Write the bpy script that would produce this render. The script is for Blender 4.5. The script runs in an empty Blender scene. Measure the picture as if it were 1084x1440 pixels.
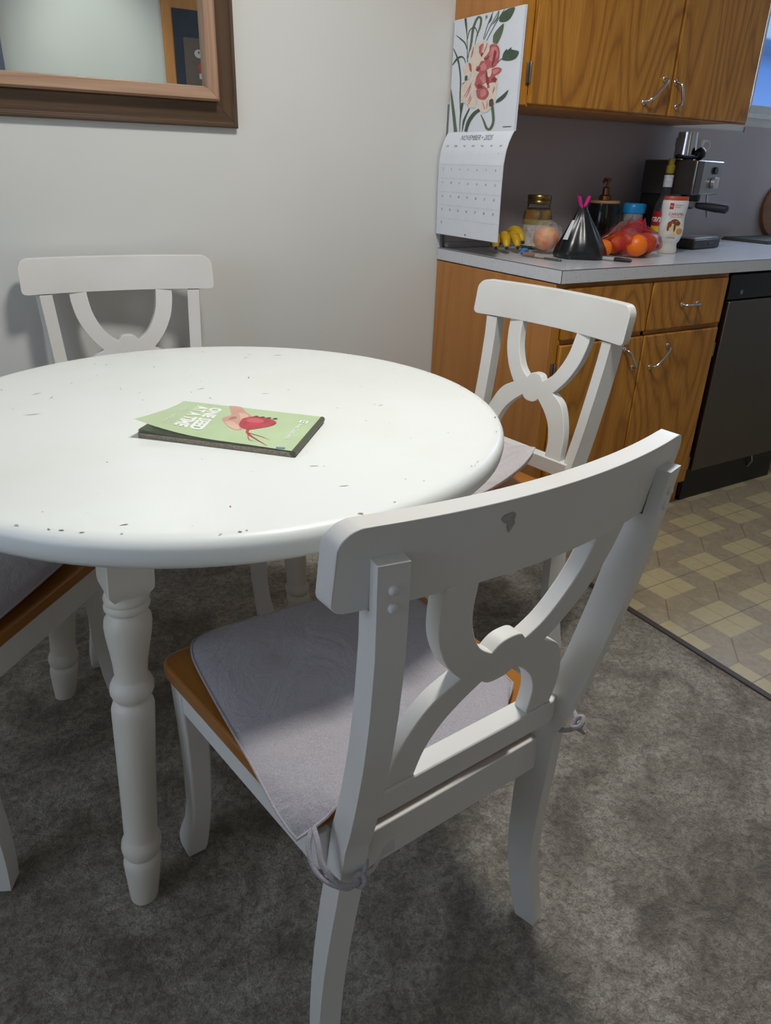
import bpy, bmesh, math, random
from mathutils import Vector, Matrix
random.seed(7)
C = bpy.context.scene.collection
R = math.radians
PI = math.pi

# ------------------------------------------------------------------ materials
def lin(c):
    f = lambda v: (v/12.92 if v <= .04045 else ((v+.055)/1.055)**2.4)
    return tuple(f(v/255.0) for v in c) + (1.0,)

class NT:
    def __init__(self, name):
        self.m = bpy.data.materials.new(name); self.m.use_nodes = True
        self.t = self.m.node_tree; self.n = self.t.nodes; self.l = self.t.links
        self.b = self.n['Principled BSDF']; self.out = self.n['Material Output']
    def node(self, typ, **kw):
        n = self.n.new(typ)
        for k, v in kw.items():
            if k in n.inputs: n.inputs[k].default_value = v
            else: setattr(n, k, v)
        return n
    def link(self, a, b): self.l.new(a, b)
    def coord(self, scale=(1, 1, 1), kind='Object', rot=(0, 0, 0)):
        tc = self.node('ShaderNodeTexCoord'); mp = self.node('ShaderNodeMapping')
        mp.inputs['Scale'].default_value = scale; mp.inputs['Rotation'].default_value = rot
        self.link(tc.outputs[kind], mp.inputs['Vector']); return mp.outputs['Vector']
    def noise(self, vec, scale=5, detail=4, rough=.55, dist=0):
        n = self.node('ShaderNodeTexNoise'); n.inputs['Scale'].default_value = scale
        n.inputs['Detail'].default_value = detail; n.inputs['Roughness'].default_value = rough
        n.inputs['Distortion'].default_value = dist
        if vec is not None: self.link(vec, n.inputs['Vector'])
        return n.outputs['Fac']
    def ramp(self, fac, stops, interp='LINEAR'):
        r = self.node('ShaderNodeValToRGB'); cr = r.color_ramp; cr.interpolation = interp
        while len(cr.elements) > 1: cr.elements.remove(cr.elements[-1])
        cr.elements[0].position = stops[0][0]; cr.elements[0].color = stops[0][1]
        for p, c in stops[1:]:
            e = cr.elements.new(p); e.color = c
        self.link(fac, r.inputs['Fac']); return r.outputs['Color']
    def math(self, op, a, b=None, clamp=False):
        m = self.node('ShaderNodeMath', operation=op); m.use_clamp = clamp
        for i, v in enumerate((a, b)):
            if v is None: continue
            if isinstance(v, (int, float)): m.inputs[i].default_value = v
            else: self.link(v, m.inputs[i])
        return m.outputs[0]
    def mix(self, fac, a, b, blend='MIX'):
        m = self.node('ShaderNodeMixRGB', blend_type=blend)
        for k, v in (('Fac', fac), ('Color1', a), ('Color2', b)):
            if isinstance(v, (int, float, tuple)): m.inputs[k].default_value = v
            else: self.link(v, m.inputs[k])
        return m.outputs['Color']
    def bump(self, h, strength=.2, dist=.002):
        b = self.node('ShaderNodeBump'); b.inputs['Strength'].default_value = strength
        b.inputs['Distance'].default_value = dist
        self.link(h, b.inputs['Height']); self.link(b.outputs['Normal'], self.b.inputs['Normal'])
    def set(self, col=None, rough=None, metal=None, **kw):
        if col is not None:
            if isinstance(col, tuple): self.b.inputs['Base Color'].default_value = col
            else: self.link(col, self.b.inputs['Base Color'])
        if rough is not None:
            if isinstance(rough, (int, float)): self.b.inputs['Roughness'].default_value = rough
            else: self.link(rough, self.b.inputs['Roughness'])
        if metal is not None: self.b.inputs['Metallic'].default_value = metal
        for k, v in kw.items(): self.b.inputs[k.replace('_', ' ')].default_value = v
        return self.m

def plain(name, rgb, rough=.5, metal=0, var=.06, scale=30, bump=0, **kw):
    """paint / plastic / metal with a slight procedural variation"""
    n = NT(name); v = n.coord(); f = n.noise(v, scale, 3)
    c = lin(rgb); d = tuple(x*(1-var) for x in c[:3])+(1,); e = tuple(min(1, x*(1+var)) for x in c[:3])+(1,)
    n.set(n.ramp(f, [(.3, d), (.7, e)]), rough, metal, **kw)
    if bump: n.bump(f, bump, .001)
    return n.m

def wood(name, dark, mid, light, axis='Z', freq=26, rough=.35, stretch=.16, scale=3.2, contrast=1.0, coat=.0):
    """flame-grained veneer: thin contour lines of a stretched noise plus fine pores"""
    n = NT(name)
    s = {'Z': (1, 1, stretch), 'X': (stretch, 1, 1), 'Y': (1, stretch, 1)}[axis]
    v = n.coord(s)
    s2 = {'Z': (1, 1, .03), 'X': (.03, 1, 1), 'Y': (1, .03, 1)}[axis]
    f = n.noise(v, scale, 2.5, .42, .15)
    wob = n.noise(n.coord(s2), 60, 3, .6)
    f2 = n.math('ADD', f, n.math('MULTIPLY', wob, .018))
    rings = n.math('FRACT', n.math('MULTIPLY', f2, freq))
    pores = n.noise(n.coord(s2), 230, 3, .7)
    tone = n.noise(n.coord((1, 1, 1)), 2.2, 3)
    dk = tuple(lin(mid)[i]*(1-.62*contrast)+lin(dark)[i]*.62*contrast for i in range(3))+(1,)
    col = n.ramp(rings, [(.0, dk), (.13, lin(mid)), (.55, lin(light)), (.84, lin(mid)), (1, dk)])
    col = n.mix(n.ramp(pores, [(.42, (.5, .5, .5, 1)), (.62, (0, 0, 0, 1))]), col, dk)
    col = n.mix(n.math('MULTIPLY', tone, .45), col, lin(mid))
    n.set(col, rough); n.b.inputs['Coat Weight'].default_value = coat
    n.bump(pores, .08, .0005)
    return n.m

def emis(name, rgb, strength):
    n = NT(name); n.set(lin(rgb), .5)
    n.b.inputs['Emission Color'].default_value = lin(rgb); n.b.inputs['Emission Strength'].default_value = strength
    return n.m

def m_white_paint(name, rgb, chips=True, yellow=(206, 200, 182), rough=.42):
    n = NT(name); v = n.coord()
    big = n.noise(v, 3.5, 4); fine = n.noise(v, 60, 4, .6)
    col = n.mix(n.ramp(big, [(.45, (0, 0, 0, 1)), (.75, (.55, .55, .55, 1))]), lin(rgb), lin(yellow))
    if chips:
        chip = n.noise(n.coord((1, 2.2, 1), rot=(0, 0, .7)), 34, 6, .72, .4)
        mask = n.noise(v, 7, 2)
        c = n.math('MULTIPLY', n.math('GREATER_THAN', chip, .712), n.math('GREATER_THAN', mask, .47))
        col = n.mix(n.math('MULTIPLY', c, .62), col, lin((112, 92, 78)))
    n.set(col, n.math('ADD', n.math('MULTIPLY', fine, .15), rough-.07)); n.bump(fine, .05, .0006)
    return n.m

M = {}
M['table_white'] = m_white_paint('table white paint', (236, 239, 234), True, (226, 228, 219), .38)
M['chair_white'] = m_white_paint('chair white paint', (226, 225, 220), False, (210, 205, 194), .42)
M['leg_white'] = m_white_paint('table leg paint', (228, 223, 210), False, (212, 205, 188), .42)
M['oak'] = wood('honey oak veneer', (112, 62, 12), (184, 122, 38), (206, 146, 54), 'Z', 30, .35, .22, 2.3, 1.15, .15)
M['oak_plain'] = wood('honey oak straight grain', (146, 88, 34), (184, 122, 58), (196, 134, 68), 'Z', 14, .4, .05, 3.0, .7)
M['oak_edge'] = wood('honey oak edge', (136, 82, 20), (184, 124, 40), (200, 140, 54), 'Z', 6, .4, .05)
M['seat_wood'] = wood('varnished seat wood', (128, 76, 24), (166, 106, 38), (178, 118, 46), 'Y', 7, .28, .07, 3, .8, .3)
M['walnut'] = wood('walnut frame', (56, 40, 27), (88, 66, 46), (98, 76, 55), 'X', 12, .5, .03, 9)
M['walnut_v'] = wood('walnut frame upright', (56, 40, 27), (88, 66, 46), (98, 76, 55), 'Z', 12, .5, .03, 9)
M['pinkwood'] = wood('pale brown frame', (122, 88, 66), (166, 130, 102), (180, 146, 118), 'X', 9, .55, .06, 14)
M['pinkwood_v'] = wood('pale brown frame upright', (122, 88, 66), (166, 130, 102), (180, 146, 118), 'Z', 9, .55, .06, 14)
M['chrome'] = plain('chrome', (205, 205, 205), .16, 1)
M['steel'] = plain('brushed steel', (150, 146, 142), .32, 1)
M['black'] = plain('black plastic', (18, 18, 19), .4)
M['black_gloss'] = plain('black gloss', (12, 12, 13), .15)
M['handle_black'] = plain('dark grey handle', (40, 44, 50), .35)
M['white_plastic'] = plain('white plastic', (226, 226, 222), .35)
M['paper'] = plain('white page', (226, 230, 236), .6, var=.015)
M['ink'] = plain('grey ink', (95, 98, 105), .7)
M['ink_pale'] = plain('pale ink', (190, 196, 206), .7)
M['mirror'] = NT('mirror glass').set(lin((236, 242, 238)), .01, 1)
M['gap_dark'] = plain('dark recess', (40, 22, 10), .7)
M['counter_edge'] = plain('dark seam', (60, 60, 62), .6)

def m_wall():
    n = NT('wall paint'); v = n.coord(kind='Generated')
    f = n.noise(n.coord(), 90, 3); n.set(n.ramp(n.noise(n.coord(), 1.3, 3), [(.3, lin((211, 212, 207))), (.7, lin((218, 218, 213)))]), .62)
    n.bump(f, .06, .001); return n.m
M['wall'] = m_wall()
M['ceiling'] = plain('ceiling paint', (196, 194, 188), .8)
M['far_wall'] = plain('far wall paint', (190, 190, 184), .7, var=.02, scale=3)
M['splash'] = plain('grey backsplash laminate', (176, 166, 166), .38, var=.03, scale=4)

def m_counter():
    n = NT('speckled laminate'); v = n.coord()
    sp = n.noise(v, 420, 2, .5); sp2 = n.noise(v, 170, 2, .5)
    col = n.mix(n.math('GREATER_THAN', sp, .68), lin((208, 210, 214)), lin((150, 140, 132)))
    col = n.mix(n.math('GREATER_THAN', sp2, .72), col, lin((120, 118, 120)))
    n.set(col, .22); return n.m
M['counter'] = m_counter()

def m_carpet():
    n = NT('plush carpet'); v = n.coord()
    big = n.noise(v, 4.2, 5, .62, 1.2); mid = n.noise(v, 17, 4, .6, .8); fib = n.noise(v, 240, 4, .75); tuft = n.noise(v, 75, 5, .72, .6)
    a = n.math('ADD', n.math('MULTIPLY', big, .66), n.math('MULTIPLY', mid, .34))
    col = n.ramp(a, [(.37, lin((132, 121, 104))), (.48, lin((184, 173, 152))), (.60, lin((230, 221, 202)))])
    col = n.mix(n.ramp(tuft, [(.36, (.62, .62, .62, 1)), (.58, (0, 0, 0, 1))]), col, lin((74, 64, 54)))
    col = n.mix(n.ramp(fib, [(.38, (.5, .5, .5, 1)), (.6, (0, 0, 0, 1))]), col, lin((66, 57, 48)))
    n.set(col, .95); n.b.inputs['Sheen Weight'].default_value = .2; n.b.inputs['Sheen Roughness'].default_value = .6
    h = n.math('ADD', n.math('MULTIPLY', tuft, 1.3), n.math('ADD', n.math('MULTIPLY', fib, .6), n.math('MULTIPLY', mid, 2.6)))
    n.bump(h, 1.0, .012); return n.m
M['carpet'] = m_carpet()

def m_vinyl():
    n = NT('patterned vinyl'); tc = n.node('ShaderNodeTexCoord'); sx = n.node('ShaderNodeSeparateXYZ')
    n.link(tc.outputs['Object'], sx.inputs[0])
    P, S = .2286, .1455
    x = n.math('MODULO', n.math('ADD', sx.outputs['X'], -.1455+40*P), P)
    y = n.math('MODULO', n.math('ADD', sx.outputs['Y'], 1.0875+40*P), P)
    inx = n.math('LESS_THAN', x, S); iny = n.math('LESS_THAN', y, S)
    light = n.math('MULTIPLY', inx, iny)
    def near(a, c, w): return n.math('LESS_THAN', n.math('ABSOLUTE', n.math('SUBTRACT', a, c)), w)
    u = n.math('SUBTRACT', x, S); w = n.math('SUBTRACT', y, S)
    gapsq = n.math('MULTIPLY', n.math('GREATER_THAN', u, 0.0), n.math('GREATER_THAN', w, 0.0))
    diag = n.math('MULTIPLY', gapsq, near(u, w, .0028))
    mid = n.math('MAXIMUM', near(x, S/2, .0012), near(y, S/2, .002))
    edge = n.math('MAXIMUM', n.math('MULTIPLY', near(x, S, .0014), iny), n.math('MULTIPLY', near(y, S, .0014), inx))
    # octagon-like lines running from the corner diagonals across the gap stones
    oct_ = n.math('MULTIPLY', gapsq, near(n.math('ADD', u, w), P-S, .0016))
    oct_ = n.math('MULTIPLY', oct_, .5)
    lines = n.math('MAXIMUM', n.math('MAXIMUM', diag, mid), n.math('MAXIMUM', n.math('MULTIPLY', edge, .45), oct_))
    v = n.coord(); m = n.noise(v, 26, 5, .7, 1.2); m2 = n.noise(v, 190, 3, .7); big = n.noise(v, 1.6, 2)
    cream = n.ramp(m, [(.3, lin((182, 169, 130))), (.7, lin((196, 184, 146)))])
    grey = n.ramp(m, [(.3, lin((150, 137, 114))), (.5, lin((164, 152, 128))), (.7, lin((178, 166, 141)))])
    grey = n.mix(n.ramp(m2, [(.4, (.25, .25, .25, 1)), (.6, (0, 0, 0, 1))]), grey, lin((130, 116, 96)))
    col = n.mix(light, grey, cream)
    col = n.mix(n.math('MULTIPLY', lines, .6), col, lin((92, 80, 64)))
    col = n.mix(n.math('MULTIPLY', big, .25), col, lin((140, 120, 90)))
    n.set(col, .4); n.bump(n.math('SUBTRACT', 1.0, lines), .15, .001); return n.m
M['vinyl'] = m_vinyl()

def m_fabric(name, a, b, crease=True):
    n = NT(name); v = n.coord(); w = n.noise(n.coord((1, 2.2, 1), rot=(0, 0, .6)), 520, 3, .7); c = n.noise(v, 10, 4, .55, 1.2)
    col = n.mix(n.ramp(w, [(.35, (0, 0, 0, 1)), (.65, (1, 1, 1, 1))]), lin(a), lin(b))
    col = n.mix(n.math('MULTIPLY', c, .2), col, lin(a)); n.set(col, .9); n.b.inputs['Sheen Weight'].default_value = .2
    n.bump(n.math('ADD', n.math('MULTIPLY', w, .25), n.math('MULTIPLY', c, 3.2)), .6, .006); return n.m
M['fabric'] = m_fabric('lavender grey cotton', (150, 144, 148), (188, 183, 188))
M['fabric_white'] = m_fabric('off white cotton', (196, 190, 192), (220, 214, 214))

def m_clear(name, rgb, transp, rough=.15):
    n = NT(name); n.set(lin(rgb), rough)
    t = n.node('ShaderNodeBsdfTransparent'); mx = n.node('ShaderNodeMixShader')
    f = n.noise(n.coord(), 45, 4, .7, .5)
    fac = n.ramp(f, [(.35, (max(0, 1-transp-.12),)*3+(1,)), (.7, (min(1, 1-transp+.2),)*3+(1,))])
    n.link(fac, mx.inputs[0]); n.link(t.outputs[0], mx.inputs[1]); n.link(n.b.outputs[0], mx.inputs[2])
    n.link(mx.outputs[0], n.out.inputs['Surface']); return n.m
M['film'] = m_clear('clear bag film', (225, 222, 226), .86)
def m_glass(name, rgb, rough=.03):
    n = NT(name); n.set(lin(rgb), rough); n.b.inputs['Transmission Weight'].default_value = 1; n.b.inputs['IOR'].default_value = 1.3
    return n.m
M['glass'] = m_glass('clear glass', (235, 240, 240))
def m_net():
    n = NT('red net'); n.set(lin((190, 30, 44)), .4)
    v = n.coord((1, 1, 1), rot=(.4, .5, .7)); ck = n.node('ShaderNodeTexChecker'); ck.inputs['Scale'].default_value = 260
    n.link(v, ck.inputs['Vector']); f = n.noise(n.coord(), 24, 3)
    t = n.node('ShaderNodeBsdfTransparent'); mx = n.node('ShaderNodeMixShader')
    fac = n.math('ADD', n.math('MULTIPLY', ck.outputs['Fac'], .16), n.ramp(f, [(.38, (.14, .14, .14, 1)), (.66, (.62, .62, .62, 1))]))
    n.link(fac, mx.inputs[0]); n.link(t.outputs[0], mx.inputs[1]); n.link(n.b.outputs[0], mx.inputs[2])
    n.link(mx.outputs[0], n.out.inputs['Surface']); return n.m
M['net'] = m_net()

def m_orange():
    n = NT('orange peel'); v = n.coord(); f = n.noise(v, 9, 2); p = n.noise(v, 260, 2)
    n.set(n.ramp(f, [(.3, lin((236, 104, 8))), (.7, lin((248, 136, 16)))]), .38); n.bump(p, .35, .0015); return n.m
M['orange'] = m_orange()
def m_peach():
    n = NT('peach skin'); v = n.coord((1, 1, 1)); f = n.noise(v, 16, 3, .5, .6)
    n.set(n.ramp(f, [(.32, lin((236, 176, 96))), (.5, lin((226, 140, 92))), (.66, lin((196, 70, 66)))]), .5); return n.m
M['peach'] = m_peach()
def m_banana():
    n = NT('banana skin'); v = n.coord(); f = n.noise(v, 30, 3); sp = n.noise(v, 120, 3, .6)
    col = n.ramp(f, [(.3, lin((196, 152, 26))), (.7, lin((226, 188, 44)))])
    col = n.mix(n.math('GREATER_THAN', sp, .69), col, lin((92, 62, 22))); n.set(col, .45); return n.m
M['banana'] = m_banana()
M['banana_tip'] = plain('banana tip', (52, 42, 26), .7)

# ------------------------------------------------------------------ mesh helpers
class MB:
    """collects shapes, then links them as ONE mesh object"""
    def __init__(self): self.v = []; self.f = []; self.mi = []; self.cur = 0
    def add(self, vs, fs, mat=None):
        o = len(self.v); self.v += [tuple(p) for p in vs]; m = self.cur if mat is None else mat
        for f in fs: self.f.append(tuple(o+i for i in f)); self.mi.append(m)
        return self
    def box(self, c, s, rz=0, rot=None):
        hx, hy, hz = s[0]/2, s[1]/2, s[2]/2
        q = Matrix.Rotation(rz, 3, 'Z') if rot is None else rot
        vs = [Vector(c)+q @ Vector((x*hx, y*hy, z*hz)) for z in (-1, 1) for y in (-1, 1) for x in (-1, 1)]
        return self.add(vs, [(0, 2, 3, 1), (4, 5, 7, 6), (0, 1, 5, 4), (2, 6, 7, 3), (0, 4, 6, 2), (1, 3, 7, 5)])
    def box2(self, a, b):
        return self.box([(a[i]+b[i])/2 for i in range(3)], [abs(b[i]-a[i]) for i in range(3)])
    def loft(self, rings, cap=True, closed=False):
        n = len(rings[0]); vs = [p for r in rings for p in r]; fs = []
        m = len(rings)
        for i in range(m if closed else m-1):
            j = (i+1) % m
            for k in range(n):
                fs.append((i*n+k, i*n+(k+1) % n, j*n+(k+1) % n, j*n+k))
        if cap and not closed:
            fs.append(tuple(range(n-1, -1, -1))); fs.append(tuple((m-1)*n+k for k in range(n)))
        return self.add(vs, fs)
    def lathe(self, prof, c=(0, 0, 0), seg=28, axis=None, cap=True, squash=(1, 1)):
        """prof: list of (radius, height) bottom to top; axis: function h -> centre point"""
        rings = []
        for r, h in prof:
            cc = Vector(axis(h)) if axis else Vector((c[0], c[1], c[2]+h))
            rings.append([cc+Vector((math.cos(2*PI*k/seg)*max(r, 1e-5)*squash[0], math.sin(2*PI*k/seg)*max(r, 1e-5)*squash[1], 0)) for k in range(seg)])
        return self.loft(rings, cap)
    def tube(self, path, rad, seg=10, cap=True, squash=1):
        pts = [Vector(p) for p in path]; rings = []; n = len(pts)
        rads = rad if isinstance(rad, (list, tuple)) else [rad]*n
        up = Vector((0, 0, 1)); t0 = (pts[1]-pts[0]).normalized()
        if abs(t0.dot(up)) > .95: up = Vector((1, 0, 0))
        nrm = t0.cross(up).normalized()
        for i in range(n):
            t = (pts[min(i+1, n-1)]-pts[max(i-1, 0)]).normalized()
            nrm = (nrm-t*nrm.dot(t)).normalized(); b = t.cross(nrm)
            rings.append([pts[i]+nrm*math.cos(2*PI*k/seg)*rads[i]+b*math.sin(2*PI*k/seg)*rads[i]*squash for k in range(seg)])
        return self.loft(rings, cap)
    def prism(self, poly, f0, f1):
        """poly: 2-D outline; f0/f1 map (u,v) to the two faces"""
        n = len(poly); vs = [f0(*p) for p in poly]+[f1(*p) for p in poly]
        fs = [tuple(range(n-1, -1, -1)), tuple(range(n, 2*n))]+[(i, (i+1) % n, n+(i+1) % n, n+i) for i in range(n)]
        return self.add(vs, fs)
    def ball(self, c, r, seg=20, rings=12, fn=None):
        rr = r if isinstance(r, (tuple, list)) else (r, r, r); vs = []
        for i in range(1, rings):
            a = PI*i/rings
            for k in range(seg):
                d = Vector((math.sin(a)*math.cos(2*PI*k/seg), math.sin(a)*math.sin(2*PI*k/seg), -math.cos(a)))
                s = fn(d) if fn else 1
                vs.append((c[0]+d.x*rr[0]*s, c[1]+d.y*rr[1]*s, c[2]+d.z*rr[2]*s))
        s0 = fn(Vector((0, 0, -1))) if fn else 1; s1 = fn(Vector((0, 0, 1))) if fn else 1
        vs += [(c[0], c[1], c[2]-rr[2]*s0), (c[0], c[1], c[2]+rr[2]*s1)]
        b, t = len(vs)-2, len(vs)-1; fs = []
        for i in range(rings-2):
            for k in range(seg): fs.append((i*seg+k, i*seg+(k+1) % seg, (i+1)*seg+(k+1) % seg, (i+1)*seg+k))
        for k in range(seg):
            fs.append((b, (k+1) % seg, k)); fs.append((t, (rings-2)*seg+k, (rings-2)*seg+(k+1) % seg))
        return self.add(vs, fs)
    def grid(self, nu, nv, fn):
        vs = [fn(i/nu, j/nv) for j in range(nv+1) for i in range(nu+1)]
        fs = [(j*(nu+1)+i, j*(nu+1)+i+1, (j+1)*(nu+1)+i+1, (j+1)*(nu+1)+i) for j in range(nv) for i in range(nu)]
        return self.add(vs, fs)
    def build(self, name, mat, parent=None, bevel=0, seg=2, smooth=True, sub=0, angle=38, loc=None, fix=True):
        me = bpy.data.meshes.new(name); me.from_pydata([tuple(p) for p in self.v], [], self.f)
        mats = mat if isinstance(mat, (list, tuple)) else [mat]
        for m in mats: me.materials.append(m)
        for p, i in zip(me.polygons, self.mi): p.material_index = min(i, len(mats)-1)
        if fix:
            bm = bmesh.new(); bm.from_mesh(me); bmesh.ops.recalc_face_normals(bm, faces=bm.faces); bm.to_mesh(me); bm.free()
        if smooth:
            for p in me.polygons: p.use_smooth = True
            me.set_sharp_from_angle(angle=R(angle))
        o = bpy.data.objects.new(name, me); C.objects.link(o)
        if loc: o.location = loc
        if parent: o.parent = parent
        if bevel:
            b = o.modifiers.new('bevel', 'BEVEL'); b.width = bevel; b.segments = seg; b.limit_method = 'ANGLE'; b.angle_limit = R(35)
        if sub:
            s = o.modifiers.new('sub', 'SUBSURF'); s.levels = sub; s.render_levels = sub
        return o

def spline(pts, n=6):
    """Catmull-Rom through open list of tuples"""
    out = []; L = len(pts)
    for i in range(L-1):
        p0, p1, p2, p3 = pts[max(i-1, 0)], pts[i], pts[i+1], pts[min(i+2, L-1)]
        for k in range(n):
            t = k/n
            out.append(tuple(.5*((2*b)+(c-a)*t+(2*a-5*b+4*c-d)*t*t+(3*b-a-3*c+d)*t**3) for a, b, c, d in zip(p0, p1, p2, p3)))
    out.append(tuple(pts[-1])); return out

def lerp(x, tab):
    if x <= tab[0][0]: return tab[0][1]
    for (a, b), (c, d) in zip(tab, tab[1:]):
        if x <= c: return b+(d-b)*(x-a)/(c-a)
    return tab[-1][1]

def text2d(body, size=1.0, align='LEFT', shear=0, offset=0):
    """flat outline of a text as (verts2d, faces)"""
    cu = bpy.data.curves.new('lettering', 'FONT'); cu.body = body; cu.size = size; cu.align_x = align; cu.shear = shear; cu.offset = offset
    cu.resolution_u = 3
    ob = bpy.data.objects.new('lettering', cu); C.objects.link(ob)
    dg = bpy.context.evaluated_depsgraph_get(); me = bpy.data.meshes.new_from_object(ob.evaluated_get(dg))
    vs = [(v.co.x, v.co.y) for v in me.vertices]; fs = [tuple(p.vertices) for p in me.polygons]
    bpy.data.objects.remove(ob); bpy.data.curves.remove(cu); bpy.data.meshes.remove(me)
    return vs, fs

def tag(o, label, cat, group=None):
    o['label'] = label; o['category'] = cat
    if group: o['group'] = group
    return o
def thing(name, label, cat, loc=(0, 0, 0), rz=0, group=None):
    o = bpy.data.objects.new(name, None); C.objects.link(o); o.location = loc; o.rotation_euler = (0, 0, rz)
    o.empty_display_size = .1
    return tag(o, label, cat, group)
def structure(o): o['kind'] = 'structure'; return o

# ------------------------------------------------------------------ room shell
CEIL = 2.44; XL, XR, YF = -3.3, 3.1, -3.2
structure(MB().box2((XL-.1, YF-.1, -.08), (0.0, .0, 0)).build('floor_carpet', M['carpet'], smooth=False))
structure(MB().box2((0.0, YF-.1, -.08), (XR+.1, .0, 0)).build('floor_vinyl', M['vinyl'], smooth=False))
structure(MB().box2((-.009, YF, 0), (.010, -.64, .006)).build('trim_1', plain('dark transition strip', (70, 62, 58), .5), bevel=.002))
# back wall with the kitchen window opening
WX0, WX1, WZ0, WZ1 = 1.575, 2.55, 1.42, 2.1
wb = MB(); wb.box2((XL-.1, 0, -.08), (WX0, .1, CEIL+.1)); wb.box2((WX1, 0, -.08), (XR+.1, .1, CEIL+.1))
wb.box2((WX0, 0, -.08), (WX1, .1, WZ0)); wb.box2((WX0, 0, WZ1), (WX1, .1, CEIL+.1))
structure(wb.build('wall_back', M['wall'], smooth=False))
structure(MB().box2((XL-.1, YF-.1, -.08), (XR+.1, YF, CEIL+.1)).build('wall_front', M['far_wall'], smooth=False))
LWY0, LWY1, LWZ0, LWZ1 = -2.3, -.7, .85, 2.05
wl = MB(); wl.box2((XL-.1, YF, -.08), (XL, LWY0, CEIL+.1)); wl.box2((XL-.1, LWY1, -.08), (XL, 0, CEIL+.1))
wl.box2((XL-.1, LWY0, -.08), (XL, LWY1, LWZ0)); wl.box2((XL-.1, LWY0, LWZ1), (XL, LWY1, CEIL+.1))
structure(wl.build('wall_left', M['wall'], smooth=False))
structure(MB().box2((XR, YF, -.08), (XR+.1, 0, CEIL+.1)).build('wall_right', M['far_wall'], smooth=False))
structure(MB().box2((XL-.1, YF-.1, CEIL), (XR+.1, .1, CEIL+.1)).build('ceiling', M['ceiling'], smooth=False))
# laminate splash panel between worktop and wall cabinets, with its metal corner strip
structure(MB().box2((.003, -.006, .90), (WX0-.02, 0, 1.345)).box2((WX0-.02, -.006, .90), (XR, 0, 1.365)).build('trim_2', M['splash'], smooth=False))
structure(MB().box2((-.008, -.010, .914), (.004, 0, 1.36)).build('trim_3', plain('grey metal corner strip', (128, 126, 126), .4, .6), bevel=.001))

def window(name, axis, a0, a1, z0, z1, pos, glow, inward, bars=1):
    """frame, bars and a bright sky pane set in a wall opening. axis 'x': wall along x"""
    fr = MB(); w = .045
    def bx(p, q, s, t, d0, d1):
        if axis == 'x': fr.box2((p, pos+d0*inward, s), (q, pos+d1*inward, t))
        else: fr.box2((pos+d0*inward, p, s), (pos+d1*inward, q, t))
    bx(a0, a1, z0, z0+w*.75, -.08, -.02); bx(a0, a1, z1-w, z1, -.08, -.02); bx(a0, a0+w*.5, z0, z1, -.08, -.02); bx(a1-w, a1, z0, z1, -.08, -.02)
    for k in range(bars):
        m = a0+(a1-a0)*(k+1)/(bars+1); bx(m-.02, m+.02, z0, z1, -.075, -.03)
    bx(a0-.03, a1+.03, z0-.02, z0, -.02, .012)
    f = structure(fr.build(name, M['white_plastic'], bevel=.003))
    g = MB()
    if axis == 'x': g.box2((a0, pos-.062*inward, z0), (a1, pos-.058*inward, z1))
    else: g.box2((pos-.062*inward, a0, z0), (pos-.058*inward, a1, z1))
    g.build('window_pane', glow, f, smooth=False)
    return f
def m_sky_pane():
    n = NT('dusk blue pane'); v = n.node('ShaderNodeTexCoord'); s = n.node('ShaderNodeSeparateXYZ'); n.link(v.outputs['Object'], s.inputs[0])
    z = n.math('DIVIDE', n.math('SUBTRACT', s.outputs['Z'], WZ0), .5, True)
    col = n.ramp(z, [(.0, lin((112, 158, 236))), (.34, lin((86, 136, 220))), (.46, lin((58, 98, 160))), (.56, lin((64, 110, 176))), (.585, lin((150, 190, 236))), (1, lin((180, 214, 246)))])
    n.set((.02, .02, .02, 1), .1); n.link(col, n.b.inputs['Emission Color']); n.b.inputs['Emission Strength'].default_value = .9
    return n.m
window('window_2', 'x', WX0, WX1, WZ0, WZ1, 0, m_sky_pane(), -1, 1)
window('window_1', 'y', LWY0, LWY1, LWZ0, LWZ1, XL, emis('daylight pane', (200, 216, 244), 1.6), 1, 2)

# a slate-blue door in the front wall and the oak pantry beyond it (both seen in the mirror)
d = MB(); d.box2((-1.86, YF, 0), (-.965, YF+.03, 2.03))
for z0, z1 in ((.15, .9), (1.02, 1.9)):
    for x0, x1 in ((-1.76, -1.45), (-1.37, -1.06)): d.box2((x0, YF+.03, z0), (x1, YF+.038, z1))
structure(d.build('door_1', plain('slate blue door paint', (84, 92, 112), .5), bevel=.003))

# ------------------------------------------------------------------ dining table
TX, TY, TR, TZ = -1.18, -.985, .531, .755
table = thing('dining_table', 'round white-painted dining table with turned legs and chipped paint', 'table', (TX, TY, 0), R(2.4))
prof = [(.30, TZ-.046), (TR-.020, TZ-.046), (TR-.009, TZ-.043), (TR-.002, TZ-.035), (TR, TZ-.025), (TR-.001, TZ-.014), (TR-.005, TZ-.006), (TR-.013, TZ-.001), (TR-.025, TZ)]
tt = MB().lathe(prof, seg=120); rc = random.Random(11)
for k in range(110):
    onrim = k < 50; a = rc.uniform(0, 2*PI)
    rad = TR-.0135-rc.random()*.006 if onrim else TR*.93*math.sqrt(rc.random())
    L = rc.uniform(.0012, .005) if onrim else rc.choice([.0012, .0018, .003, .007])*rc.uniform(.6, 1.3); wd = rc.uniform(.0005, .0014); d = a+PI/2+rc.uniform(-.4, .4) if onrim else rc.uniform(0, PI)
    c = Vector((rad*math.cos(a), rad*math.sin(a), TZ+.0004)); e = Vector((math.cos(d), math.sin(d), 0)); g = Vector((-e.y, e.x, 0)); tt.cur = 1 if rc.random() < .75 else 2
    pts = [c+e*L*rc.uniform(.7, 1)*math.cos(t)+g*wd*rc.uniform(.6, 1.2)*math.sin(t) for t in [2*PI*j/7 for j in range(7)]]
    tt.add(pts, [tuple(range(7))])
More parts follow.
